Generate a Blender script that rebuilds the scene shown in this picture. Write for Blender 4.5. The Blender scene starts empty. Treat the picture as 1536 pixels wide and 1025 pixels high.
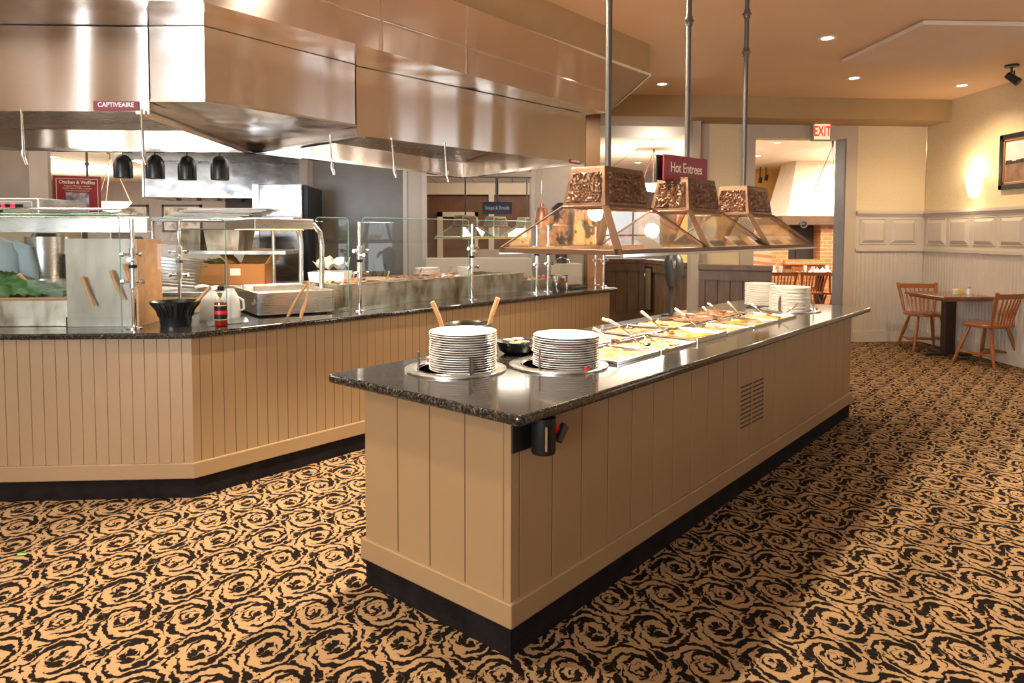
import bpy, bmesh, math, random
import numpy as np
from mathutils import Vector, Matrix, noise
PI = math.pi
random.seed(7)
scene = bpy.context.scene
COL = scene.collection

# ------------------------------------------------------------------ camera
F_PX, PITCH, ROLL, SHIFT, CAM_H = 1043.0, 0.0507, 0.0023, -108.6, 1.57
cd = bpy.data.cameras.new('camera'); cam = bpy.data.objects.new('camera', cd); COL.objects.link(cam)
cd.sensor_width = 36.0; cd.sensor_fit = 'HORIZONTAL'
cd.lens = F_PX / 1536 * 36.0; cd.shift_y = SHIFT / 1536.0
cd.clip_start = 0.05; cd.clip_end = 200
cam.matrix_world = Matrix.Translation((0, 0, CAM_H)) @ Matrix.Rotation(PI/2 - PITCH, 4, 'X') @ Matrix.Rotation(ROLL, 4, 'Z')
scene.camera = cam
cd.dof.use_dof = True; cd.dof.focus_distance = 3.3; cd.dof.aperture_fstop = 9.0

scene.view_settings.view_transform = 'Standard'
scene.view_settings.look = 'None'
scene.view_settings.gamma = 1.0
scene.view_settings.use_curve_mapping = False
scene.view_settings.exposure = 0.32

# ------------------------------------------------------------------ world
w = bpy.data.worlds.new('world'); scene.world = w; w.use_nodes = True
w.node_tree.nodes['Background'].inputs[0].default_value = (0.75, 0.85, 1.0, 1)
w.node_tree.nodes['Background'].inputs[1].default_value = 0.6

# ------------------------------------------------------------------ lights of the rooms
def lamp(kind, loc, power, color, size=0.1, target=None, spot=None, blend=0.5, size_y=None, name='light', spread=None):
    ld = bpy.data.lights.new(name, kind); ld.energy = power; ld.color = color
    if kind == 'AREA':
        ld.size = size
        if size_y: ld.shape = 'RECTANGLE'; ld.size_y = size_y
        if spread: ld.spread = spread
    else: ld.shadow_soft_size = size
    if kind == 'SPOT': ld.spot_size = spot or 1.6; ld.spot_blend = blend
    o = bpy.data.objects.new(name, ld); COL.objects.link(o); o.location = loc
    if target is not None:
        d = Vector(target) - Vector(loc); o.rotation_euler = d.to_track_quat('-Z', 'Y').to_euler()
    return o
WARM = (1.0, 0.78, 0.52); WARM2 = (1.0, 0.86, 0.68); COOL = (0.82, 0.90, 1.0); NEUT = (1.0, 0.93, 0.84)
# daylight through the windows behind the camera
lamp('AREA', (-3.9, -4.9, 1.9), 420, COOL, 3.2, (-2.2, 4, 0.9), size_y=1.9, name='daylight')
lamp('AREA', (0.7, -4.9, 1.9), 12, COOL, 3.0, (0.0, 4, 0.9), size_y=1.9, name='daylight')  # weak cool lamp, no window in the wall behind it
# recessed ceiling cans (visible ones are modelled further down)
for x, y, e in ((1.853, 8.72, 60), (2.98, 6.686, 90), (4.058, 8.365, 70), (5.3, 8.6, 120)):
    lamp('SPOT', (x, y, 3.40), e, WARM, 0.06, (x, y, 0), 2.5, 0.8, name='can_light')
for x, y, e in ((4.1, 3.5, 620), (4.4, 2.2, 70), (4.9, 6.3, 150)):
    lamp('SPOT', (x, y, 3.40), e, WARM2, 0.10, (x+.3, y, 0), 1.25, 0.8, name='can_light')
# row of cans over the aisle between the two counters
for t_, e in ((-.7, 300), (.35, 330), (1.35, 330), (2.15, 300)):
    x = -.0024+.646*t_-.763*1.50; y = 2.4988+.763*t_+.646*1.50
    lamp('SPOT', (x, y, 3.40), e, WARM2, 0.06, (x+.763*1.5, y-.646*1.5, 0), 1.95, 0.35, name='can_light')
for x, y, e in ((-3.6, 1.2, 170), (-1.6, .6, 150), (-5.4, 1.6, 120), (-.4, -1.2, 60), (-2.5, -2.5, 170)):
    lamp('SPOT', (x, y, 3.40), e, WARM2, 0.10, (x, y, 0), 2.4, 0.8, name='can_light')  # unseen cans added as fill at the left and behind the camera

# ------------------------------------------------------------------ geometry of the photograph -> real points
def _ray(u, v):
    u = u - 768.; v = v - 512.5 - SHIFT
    u, v = u*math.cos(ROLL)+v*math.sin(ROLL), -u*math.sin(ROLL)+v*math.cos(ROLL)
    xc, zc = u/F_PX, -v/F_PX
    return Vector((xc, math.cos(PITCH)+zc*math.sin(PITCH), -math.sin(PITCH)+zc*math.cos(PITCH)))
def at_height(u, v, z):
    d = _ray(u, v); return d*((z-CAM_H)/d.z) + Vector((0, 0, CAM_H))
def at_depth(u, v, y):
    d = _ray(u, v); return d*(y/d.y) + Vector((0, 0, CAM_H))

# ------------------------------------------------------------------ materials
MATS = {}
def newmat(name):
    m = bpy.data.materials.new(name); m.use_nodes = True
    nt = m.node_tree; b = nt.nodes['Principled BSDF']; MATS[name] = m
    return m, nt, b
def nd(nt, typ, **kw):
    n = nt.nodes.new(typ)
    for k, v in kw.items():
        if k.startswith('i_'): n.inputs[int(k[2:])].default_value = v
        else: setattr(n, k, v)
    return n
def math_(nt, op, a, b=None, c=None):
    n = nt.nodes.new('ShaderNodeMath'); n.operation = op
    for i, x in enumerate((a, b, c)):
        if x is None: continue
        if isinstance(x, (int, float)): n.inputs[i].default_value = x
        else: nt.links.new(x, n.inputs[i])
    return n.outputs[0]
def mat(name, col, rough=0.5, metal=0.0, var=0.06, scale=6.0, bump=0.0, bscale=60.0, emit=None, estr=0.0, spec=0.5, coat=0.0, stretch=(1,1,1), trans=0.0):
    m, nt, b = newmat(name)
    tc = nd(nt, 'ShaderNodeTexCoord'); mp = nd(nt, 'ShaderNodeMapping'); mp.inputs['Scale'].default_value = stretch
    nt.links.new(tc.outputs['Object'], mp.inputs[0])
    nz = nd(nt, 'ShaderNodeTexNoise'); nz.inputs['Scale'].default_value = scale; nz.inputs['Detail'].default_value = 3
    nt.links.new(mp.outputs[0], nz.inputs['Vector'])
    mr = nd(nt, 'ShaderNodeMapRange'); mr.inputs[1].default_value = .3; mr.inputs[2].default_value = .7
    mr.inputs[3].default_value = 1-var; mr.inputs[4].default_value = 1+var
    nt.links.new(nz.outputs[0], mr.inputs[0])
    mx = nd(nt, 'ShaderNodeVectorMath', operation='SCALE'); mx.inputs[0].default_value = col[:3]
    nt.links.new(mr.outputs[0], mx.inputs['Scale']); nt.links.new(mx.outputs[0], b.inputs['Base Color'])
    b.inputs['Roughness'].default_value = rough; b.inputs['Metallic'].default_value = metal
    b.inputs['Specular IOR Level'].default_value = spec; b.inputs['Coat Weight'].default_value = coat
    b.inputs['Transmission Weight'].default_value = trans
    if bump:
        n2 = nd(nt, 'ShaderNodeTexNoise'); n2.inputs['Scale'].default_value = bscale; n2.inputs['Detail'].default_value = 2
        nt.links.new(mp.outputs[0], n2.inputs['Vector'])
        bp = nd(nt, 'ShaderNodeBump'); bp.inputs['Strength'].default_value = bump; bp.inputs['Distance'].default_value = 0.01
        nt.links.new(n2.outputs[0], bp.inputs['Height']); nt.links.new(bp.outputs[0], b.inputs['Normal'])
    if emit:
        b.inputs['Emission Color'].default_value = (*emit, 1); b.inputs['Emission Strength'].default_value = estr
    return m
def emis(name, col, s):
    m, nt, b = newmat(name); b.inputs['Base Color'].default_value = (*col, 1)
    b.inputs['Emission Color'].default_value = (*col, 1); b.inputs['Emission Strength'].default_value = s
    return m
def glassmat(name, tint, refl=1.0, rough=0.0, haze=0.0):
    m, nt, b = newmat(name); nt.nodes.remove(b)
    out = nt.nodes['Material Output']
    tr = nd(nt, 'ShaderNodeBsdfTransparent'); tr.inputs[0].default_value = (*tint, 1)
    gl = nd(nt, 'ShaderNodeBsdfGlossy'); gl.inputs['Roughness'].default_value = rough; gl.inputs[0].default_value = (1, 1, 1, 1)
    fr = nd(nt, 'ShaderNodeLayerWeight'); fr.inputs[0].default_value = .5
    f = math_(nt, 'MULTIPLY_ADD', math_(nt, 'POWER', fr.outputs['Facing'], 4.0), .9*refl, .035*refl)
    mx = nd(nt, 'ShaderNodeMixShader'); nt.links.new(f, mx.inputs[0]); nt.links.new(tr.outputs[0], mx.inputs[1]); nt.links.new(gl.outputs[0], mx.inputs[2])
    last = mx
    if haze:
        df = nd(nt, 'ShaderNodeBsdfDiffuse'); df.inputs[0].default_value = (.8, .82, .8, 1)
        m2 = nd(nt, 'ShaderNodeMixShader'); m2.inputs[0].default_value = haze
        nt.links.new(mx.outputs[0], m2.inputs[1]); nt.links.new(df.outputs[0], m2.inputs[2]); last = m2
    nt.links.new(last.outputs[0], out.inputs[0])
    return m
ANROT = 0.25
def steelmat(name, col=(.62, .60, .58), rough=0.2, wav=0.25, wscale=1.2, brush=(1, 1, 60)):
    m, nt, b = newmat(name)
    tc = nd(nt, 'ShaderNodeTexCoord'); mp = nd(nt, 'ShaderNodeMapping'); mp.inputs['Scale'].default_value = brush
    nt.links.new(tc.outputs['Object'], mp.inputs[0])
    n1 = nd(nt, 'ShaderNodeTexNoise'); n1.inputs['Scale'].default_value = 9; n1.inputs['Detail'].default_value = 4
    nt.links.new(mp.outputs[0], n1.inputs['Vector'])
    mr = nd(nt, 'ShaderNodeMapRange'); mr.inputs[3].default_value = rough*.75; mr.inputs[4].default_value = rough*1.3
    nt.links.new(n1.outputs[0], mr.inputs[0]); nt.links.new(mr.outputs[0], b.inputs['Roughness'])
    n2 = nd(nt, 'ShaderNodeTexNoise'); n2.inputs['Scale'].default_value = wscale; n2.inputs['Detail'].default_value = 1.0
    mw = nd(nt, 'ShaderNodeMapping'); mw.inputs['Scale'].default_value = (1, 1, .28) if wav > .3 else (1, 1, 1)
    nt.links.new(tc.outputs['Object'], mw.inputs[0]); nt.links.new(mw.outputs[0], n2.inputs['Vector'])
    bp = nd(nt, 'ShaderNodeBump'); bp.inputs['Strength'].default_value = wav; bp.inputs['Distance'].default_value = 0.08
    nt.links.new(n2.outputs[0], bp.inputs['Height']); nt.links.new(bp.outputs[0], b.inputs['Normal'])
    b.inputs['Base Color'].default_value = (*col, 1); b.inputs['Metallic'].default_value = 1.0
    if wav > .3:
        b.inputs['Anisotropic'].default_value = .85; b.inputs['Anisotropic Rotation'].default_value = ANROT
        tg = nd(nt, 'ShaderNodeTangent'); tg.direction_type = 'RADIAL'; tg.axis = 'Z'; nt.links.new(tg.outputs[0], b.inputs['Tangent'])
    return m
def rampmat(name, stops, scale, rough=0.5, detail=4, dist=0.0, metal=0, bump=0.0, stretch=(1, 1, 1), coat=0.0):
    m, nt, b = newmat(name)
    tc = nd(nt, 'ShaderNodeTexCoord'); mp = nd(nt, 'ShaderNodeMapping'); mp.inputs['Scale'].default_value = stretch
    nt.links.new(tc.outputs['Object'], mp.inputs[0])
    nz = nd(nt, 'ShaderNodeTexNoise'); nz.inputs['Scale'].default_value = scale; nz.inputs['Detail'].default_value = detail; nz.inputs['Distortion'].default_value = dist
    nt.links.new(mp.outputs[0], nz.inputs['Vector'])
    cr = nd(nt, 'ShaderNodeValToRGB')
    while len(cr.color_ramp.elements) < len(stops): cr.color_ramp.elements.new(0.5)
    for e, (p, c) in zip(cr.color_ramp.elements, stops): e.position = p; e.color = (*c, 1)
    nt.links.new(nz.outputs[0], cr.inputs[0]); nt.links.new(cr.outputs[0], b.inputs['Base Color'])
    b.inputs['Roughness'].default_value = rough; b.inputs['Metallic'].default_value = metal; b.inputs['Coat Weight'].default_value = coat
    if bump:
        bp = nd(nt, 'ShaderNodeBump'); bp.inputs['Strength'].default_value = bump; bp.inputs['Distance'].default_value = 0.01
        nt.links.new(nz.outputs[0], bp.inputs['Height']); nt.links.new(bp.outputs[0], b.inputs['Normal'])
    return m

def carpet_mat():
    m, nt, b = newmat('carpet')
    A_, B_ = .25, .245
    HK = [(.0,.0,.034,.007,.008,.024),(-.006,-.030,.030,.010,-.034,.030),(.020,.030,.040,.034,.022,.044),(-.03,.03,.018,-.034,.036,.013)]
    MA_ = [(-.003,-.002,.066,-.013,-.010,.054),(-.030,-.006,.046,-.022,-.004,.042),(-.012,.004,.036,.002,-.008,.029),(-.014,-.020,.012,.5,.5,.01),(.022,.008,.026,.031,-.003,.021),(.034,-.028,.040,.024,-.022,.040)]
    MB2 = [(.004,.004,.066,-.008,-.024,.056),(.004,.026,.042,.013,.010,.040),(-.026,.010,.038,-.012,.0,.034),(-.040,-.020,.034,-.027,-.018,.031),(.020,-.040,.034,.014,-.052,.031),(.0,.02,.03,-.01,.006,.028)]
    f = lambda op, a, b=None, c=None: math_(nt, op, a, b, c)
    tc = nd(nt, 'ShaderNodeTexCoord')
    mp = nd(nt, 'ShaderNodeMapping'); mp.vector_type = 'POINT'; mp.inputs['Rotation'].default_value = (0, 0, -.085)
    nt.links.new(tc.outputs['Object'], mp.inputs[0])
    def noisev(scale, amp):
        n = nd(nt, 'ShaderNodeTexNoise'); n.inputs['Scale'].default_value = scale; n.inputs['Detail'].default_value = 0
        nt.links.new(mp.outputs[0], n.inputs['Vector'])
        s = nd(nt, 'ShaderNodeVectorMath', operation='SUBTRACT'); nt.links.new(n.outputs['Color'], s.inputs[0]); s.inputs[1].default_value = (.5, .5, .5)
        k = nd(nt, 'ShaderNodeVectorMath', operation='SCALE'); nt.links.new(s.outputs[0], k.inputs[0]); k.inputs['Scale'].default_value = amp
        return k.outputs[0]
    a1 = nd(nt, 'ShaderNodeVectorMath', operation='ADD'); nt.links.new(mp.outputs[0], a1.inputs[0]); nt.links.new(noisev(30, .030), a1.inputs[1])
    a2 = nd(nt, 'ShaderNodeVectorMath', operation='ADD'); nt.links.new(a1.outputs[0], a2.inputs[0]); nt.links.new(noisev(75, .016), a2.inputs[1])
    sp = nd(nt, 'ShaderNodeSeparateXYZ'); nt.links.new(a2.outputs[0], sp.inputs[0])
    wx = f('SUBTRACT', sp.outputs[0], 0.1764); wy = f('SUBTRACT', sp.outputs[1], 0.4290)
    row = f('ROUND', f('DIVIDE', wy, B_)); ly = f('SUBTRACT', wy, f('MULTIPLY', row, B_))
    par = f('FLOORED_MODULO', row, 2.0)
    def wrapx(x, p_): 
        x = f('SUBTRACT', x, f('MULTIPLY', p_, A_/2)); return f('SUBTRACT', x, f('MULTIPLY', f('ROUND', f('DIVIDE', x, A_)), A_))
    lx = wrapx(wx, par)
    sg = f('SIGN', ly); r2 = f('ADD', row, sg); lyb = f('SUBTRACT', wy, f('MULTIPLY', r2, B_)); parb = f('FLOORED_MODULO', r2, 2.0); lxb = wrapx(wx, parb)
    def vec(x, y, kx=1.0, ky=1.0):
        c = nd(nt, 'ShaderNodeCombineXYZ')
        nt.links.new(f('MULTIPLY', x, kx), c.inputs[0]); nt.links.new(f('MULTIPLY', y, ky), c.inputs[1]); return c.outputs[0]
    va = vec(lx, ly, 1.36, 1.06); vb = vec(lxb, lyb, 1.36, 1.06)
    def length(v_): n = nd(nt, 'ShaderNodeVectorMath', operation='LENGTH'); nt.links.new(v_, n.inputs[0]); return n.outputs['Value']
    def mixv(fac, a, b):
        m_ = nd(nt, 'ShaderNodeMix'); m_.data_type = 'VECTOR'; nt.links.new(fac, m_.inputs[0]); nt.links.new(a, m_.inputs[4]); nt.links.new(b, m_.inputs[5]); return m_.outputs[1]
    ra = length(va); rb = length(vb); far_ = f('GREATER_THAN', ra, rb)
    mv = mixv(far_, va, vb); r = f('MINIMUM', ra, rb)
    parn = f('ADD', par, f('MULTIPLY', far_, f('SUBTRACT', parb, par)))
    def dist_(v_, c): n = nd(nt, 'ShaderNodeVectorMath', operation='DISTANCE'); nt.links.new(v_, n.inputs[0]); n.inputs[1].default_value = (c[0], c[1], 0); return n.outputs['Value']
    def cres(v_, Ls):
        out = None
        for c in Ls:
            q = f('MINIMUM', f('SUBTRACT', c[2], dist_(v_, c[:2])), f('SUBTRACT', dist_(v_, c[3:5]), c[5]))
            out = q if out is None else f('MAXIMUM', out, q)
        return out
    # flatten z of the vectors
    fl = nd(nt, 'ShaderNodeVectorMath', operation='MULTIPLY'); nt.links.new(mv, fl.inputs[0]); fl.inputs[1].default_value = (1, 1, 0); mv = fl.outputs[0]
    v0 = cres(mv, [(-.004, -.004, .092, .008, .014, .084)])
    vA = cres(mv, MA_); vB = cres(mv, MB2)
    motif = f('ADD', vA, f('MULTIPLY', f('GREATER_THAN', parn, .5), f('SUBTRACT', vB, vA)))
    v1 = f('MAXIMUM', v0, motif)
    sm_ = nd(nt, 'ShaderNodeSeparateXYZ'); nt.links.new(mv, sm_.inputs[0])
    th = f('ARCTAN2', sm_.outputs[1], sm_.outputs[0]); p2 = f('MULTIPLY', parn, 2.0)
    ph = f('ADD', f('SUBTRACT', f('MULTIPLY', r, 120.0), f('MULTIPLY', th, 4.0)), f('ADD', f('MULTIPLY', f('SINE', f('ADD', f('MULTIPLY', th, 2.0), p2)), 1.0), .6))
    s = f('SUBTRACT', f('SUBTRACT', f('SINE', ph), .12), f('MULTIPLY', f('SINE', f('ADD', f('ADD', f('MULTIPLY', th, 2.0), 1.0), p2)), .6))
    s = f('MULTIPLY', s, .012)
    cx = wrapx(f('SUBTRACT', wx, A_/2), par); cv = vec(cx, ly, 1.15, 1.0)
    hk = cres(cv, HK); outh = f('GREATER_THAN', dist_(cv, (.004, .002)), .046)
    ok_ = f('MULTIPLY', f('GREATER_THAN', r, .088), outh)
    s = f('SUBTRACT', f('MULTIPLY', f('ADD', s, 1.0), ok_), 1.0)
    v2 = f('MAXIMUM', f('MAXIMUM', v1, s), hk)
    fac = nd(nt, 'ShaderNodeMapRange'); nt.links.new(v2, fac.inputs[0]); fac.inputs[1].default_value = -.0012; fac.inputs[2].default_value = .0012
    fib = nd(nt, 'ShaderNodeTexNoise'); fib.inputs['Scale'].default_value = 320; nt.links.new(tc.outputs['Object'], fib.inputs['Vector'])
    mx = nd(nt, 'ShaderNodeMix'); mx.data_type = 'RGBA'; nt.links.new(fac.outputs[0], mx.inputs[0])
    mx.inputs[6].default_value = (.009, .006, .0045, 1); mx.inputs[7].default_value = (.285, .172, .084, 1)
    br = nd(nt, 'ShaderNodeMapRange'); nt.links.new(fib.outputs[0], br.inputs[0]); br.inputs[1].default_value = .3; br.inputs[2].default_value = .7; br.inputs[3].default_value = .72; br.inputs[4].default_value = 1.25
    sc_ = nd(nt, 'ShaderNodeVectorMath', operation='SCALE'); nt.links.new(mx.outputs[2], sc_.inputs[0]); nt.links.new(br.outputs[0], sc_.inputs['Scale'])
    nt.links.new(sc_.outputs[0], b.inputs['Base Color'])
    bp = nd(nt, 'ShaderNodeBump'); bp.inputs['Strength'].default_value = .5; bp.inputs['Distance'].default_value = .003
    nt.links.new(fib.outputs[0], bp.inputs['Height']); nt.links.new(bp.outputs[0], b.inputs['Normal'])
    #CARPETEND
    b.inputs['Roughness'].default_value = 0.95; b.inputs['Specular IOR Level'].default_value = 0.04
    return m

def brick_mat(name, c1, c2, mortar, scale=1.0):
    m, nt, b = newmat(name)
    tc = nd(nt, 'ShaderNodeTexCoord'); mp = nd(nt, 'ShaderNodeMapping'); mp.inputs['Rotation'].default_value = (PI/2, 0, 0)
    nt.links.new(tc.outputs['Object'], mp.inputs[0])
    bk = nd(nt, 'ShaderNodeTexBrick'); bk.inputs['Color1'].default_value = (*c1, 1); bk.inputs['Color2'].default_value = (*c2, 1); bk.inputs['Mortar'].default_value = (*mortar, 1)
    bk.inputs['Scale'].default_value = scale; bk.inputs['Brick Width'].default_value = .22; bk.inputs['Row Height'].default_value = .08; bk.inputs['Mortar Size'].default_value = .008
    nt.links.new(mp.outputs[0], bk.inputs['Vector']); nt.links.new(bk.outputs[0], b.inputs['Base Color']); b.inputs['Roughness'].default_value = .85
    return m
def tile_ceiling_mat():
    m, nt, b = newmat('ceiling_tile')
    tc = nd(nt, 'ShaderNodeTexCoord')
    bk = nd(nt, 'ShaderNodeTexBrick'); bk.offset = 0.0
    for k, c in (('Color1', (.70, .60, .48, 1)), ('Color2', (.66, .57, .46, 1)), ('Mortar', (.35, .28, .22, 1))): bk.inputs[k].default_value = c
    bk.inputs['Scale'].default_value = 1.0; bk.inputs['Brick Width'].default_value = 1.22; bk.inputs['Row Height'].default_value = .61; bk.inputs['Mortar Size'].default_value = .018
    nt.links.new(tc.outputs['Object'], bk.inputs['Vector']); nt.links.new(bk.outputs[0], b.inputs['Base Color']); b.inputs['Roughness'].default_value = .8
    return m

TAN = mat('tan_paint', (.285, .175, .083), .42, var=.03, scale=3)
GROOVE = mat('groove_dark', (.06, .03, .012), .8)  # dark brown for the painted groove shade, also used on the louver slots
KICK = mat('kick_black', (.010, .007, .006), .85, var=.4, scale=9, bump=.4, bscale=90, spec=.1)
GRANITE = rampmat('granite', [(.34, (.005, .004, .004)), (.5, (.017, .015, .013)), (.60, (.045, .038, .03)), (.74, (.17, .14, .11))], 95, .10, 7, coat=0.2)
STEEL = steelmat('brushed_steel', (.74, .67, .61), .20, .45, 2.2)
STEEL2 = steelmat('satin_steel', (.62, .60, .57), .28, .1, 4)
STEELD = rampmat('stained_steel', [(.30, (.16, .10, .055)), (.45, (.34, .28, .21)), (.6, (.50, .45, .37)), (.8, (.60, .56, .48))], 7, .34, 5, .4, .85, stretch=(1.2, 1.2, .5))
CHROME = steelmat('chrome', (.80, .79, .77), .10, .0, 4)
IRON = mat('iron_pipe', (.13, .115, .10), .42, .6)
BRONZE = mat('embossed_bronze', (.20, .105, .06), .32, .65, var=.3, scale=25)
FRAMEB = mat('bronze_frame', (.16, .085, .045), .4, .55)
COPPER = mat('copper_shade', (.55, .24, .15), .35, .7)
BLACKM = mat('black_metal', (.010, .011, .010), .32, .0, coat=.15)
BLACKP = mat('black_plastic', (.008, .008, .008), .45, spec=.3)
GLASS = glassmat('clear_glass', (.965, .985, .975), 0.9)
GLASSEDGE = mat('glass_edge', (.16, .36, .30), .1, var=.0)
CGLASS = glassmat('canopy_glass', (.98, .99, .985), 1.25)
HAZY = glassmat('hazy_glass', (.9, .93, .91), .8, .05, .10)
PLATE = mat('white_china', (.68, .62, .55), .18, var=.01, coat=.3)
WHITEP = mat('white_plastic', (.82, .80, .74), .4, var=.02)
WOODU = mat('light_wood', (.52, .27, .11), .5, var=.15, scale=20)
WOODC = mat('chair_wood', (.30, .085, .015), .28, var=.18, scale=8, stretch=(1, 1, 5), coat=.3)
WOODT = mat('table_wood', (.20, .075, .03), .22, var=.2, scale=6, coat=.3)
WOODD = mat('dark_pedestal', (.03, .012, .008), .4)
WOODB = mat('booth_wood', (.15, .085, .042), .42, var=.25, scale=4, stretch=(3, 3, .6))
COLBR = mat('column_brown', (.20, .105, .042), .5)
WOODO = mat('orange_wood', (.36, .14, .04), .45, var=.15, scale=5)
WOODBR = mat('brown_wood_wall', (.11, .045, .018), .5, var=.2)
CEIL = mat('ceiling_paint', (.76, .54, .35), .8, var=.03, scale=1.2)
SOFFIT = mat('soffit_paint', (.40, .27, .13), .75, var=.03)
PANELC = mat('acoustic_panel', (.72, .56, .43), .85, var=.02)
WALLP = mat('wallpaper', (.70, .57, .36), .8, var=.05, scale=40, stretch=(1, 1, 1))
WAINS = mat('wainscot_paint', (.56, .49, .41), .55, var=.03)
TRIMP = mat('trim_paint', (.50, .42, .33), .5, var=.03)
KWALL = mat('kitchen_wall_taupe', (.36, .30, .25), .5, var=.03)
KDARK = mat('kitchen_panel_dark', (.085, .070, .055), .35, var=.08)
KBROWN = mat('kitchen_panel_brown', (.19, .135, .095), .4, var=.05)
LEDGE = mat('ledge_beige', (.50, .41, .31), .55, var=.03)
GREYW = mat('far_grey_wall', (.42, .38, .36), .7)
YELW = mat('yellow_wall', (.72, .42, .13), .7)
CREAM = mat('cream_plaster', (.72, .60, .45), .8, bump=.3, bscale=14)
BRICK = brick_mat('orange_brick', (.62, .27, .09), (.46, .19, .07), (.62, .42, .24))
TILEC = tile_ceiling_mat()
CARPET = carpet_mat()
KFLOOR = mat('kitchen_tile', (.20, .12, .09), .4, var=.15)
RED = mat('sign_red', (.27, .014, .018), .45, var=.03)
REDB = mat('bright_red', (.75, .01, .01), .4)
BLUE = mat('sign_blue', (.06, .07, .13), .5)
LETTER = mat('letter_cream', (.85, .74, .52), .5, var=.0)
WHITE = mat('letter_white', (.9, .9, .9), .5, var=.0)
CARD = mat('cardboard', (.42, .18, .06), .8, var=.08)
CARDIN = mat('cardboard_inside', (.62, .36, .13), .8, var=.05)
GREEN = rampmat('leafy_green', [(.3, (.01, .05, .01)), (.5, (.015, .07, .012)), (.7, (.05, .14, .03))], 25, .5, bump=.6)
FROST = mat('frosted_panel', (.40, .37, .31), .22, var=.28, scale=3.0, stretch=(2.5, 2.5, .7))
PHOTO = rampmat('grey_photo', [(.35, (.08, .07, .08)), (.5, (.30, .27, .29)), (.65, (.6, .56, .56))], 14, .5)
PHOTOL = rampmat('pale_photo', [(.35, (.30, .24, .18)), (.55, (.75, .72, .66)), (.7, (.8, .8, .78))], 5, .4)
PAPER = mat('paper_white', (.85, .82, .76), .6, var=.02)
FOODS = {
 'orange': rampmat('food_orange', [(.35, (0.337, 0.041, 0.003)), (.5, (0.520, 0.139, 0.007)), (.66, (0.551, 0.253, 0.062))], 38, .3, bump=1.0, coat=.4),
 'yellow': rampmat('food_yellow', [(.35, (0.459, 0.135, 0.010)), (.55, (0.581, 0.294, 0.075)), (.7, (0.581, 0.348, 0.150))], 40, .35, bump=1.0, coat=.3),
 'brown': rampmat('food_brown', [(.35, (0.098, 0.024, 0.005)), (.5, (0.257, 0.082, 0.018)), (.68, (0.459, 0.205, 0.062))], 36, .35, bump=1.0, coat=.3),
 'cream': rampmat('food_cream', [(.35, (0.459, 0.246, 0.090)), (.6, (0.563, 0.344, 0.155))], 30, .4, bump=.8),
 'red': rampmat('food_red', [(.35, (0.214, 0.013, 0.003)), (.55, (0.440, 0.057, 0.013)), (.7, (0.551, 0.205, 0.075))], 36, .3, bump=1.0, coat=.3),
 'gold': rampmat('food_gold', [(.35, (0.428, 0.102, 0.003)), (.6, (0.581, 0.225, 0.013))], 12, .15, bump=.3, coat=.6)}
SAUCE = mat('red_sauce', (.30, .012, .006), .1, coat=.6)
SKIN = mat('skin', (.55, .30, .20), .5)
SHIRT = mat('pale_blue_shirt', (.26, .34, .38), .8)
HAIR = mat('dark_hair', (.012, .008, .006), .6)
CANGLOW = emis('can_glow', (1.0, .88, .70), 9.0)
TUBE = emis('hood_tube', (1.0, .95, .86), 7.0)
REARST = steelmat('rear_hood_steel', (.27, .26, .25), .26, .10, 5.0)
SCONCE = emis('sconce_glow', (1.0, .74, .42), 2.0)
BOWLG = emis('bowl_glow', (1.0, .86, .68), 2.2)
BULB = emis('heat_bulb', (1.0, .74, .42), 7.0)
EXITG = emis('exit_face', (.85, .75, .50), .55)
EXITR = emis('exit_red', (1.0, .02, .01), 1.5)
DAYW = emis('daylight_pane', (.80, .90, 1.0), 5.0)
DAYW2 = emis('daylight_pane_side', (.80, .90, 1.0), 2.2)
LEDR = emis('led_red', (1.0, .02, .05), 3.0)

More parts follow.
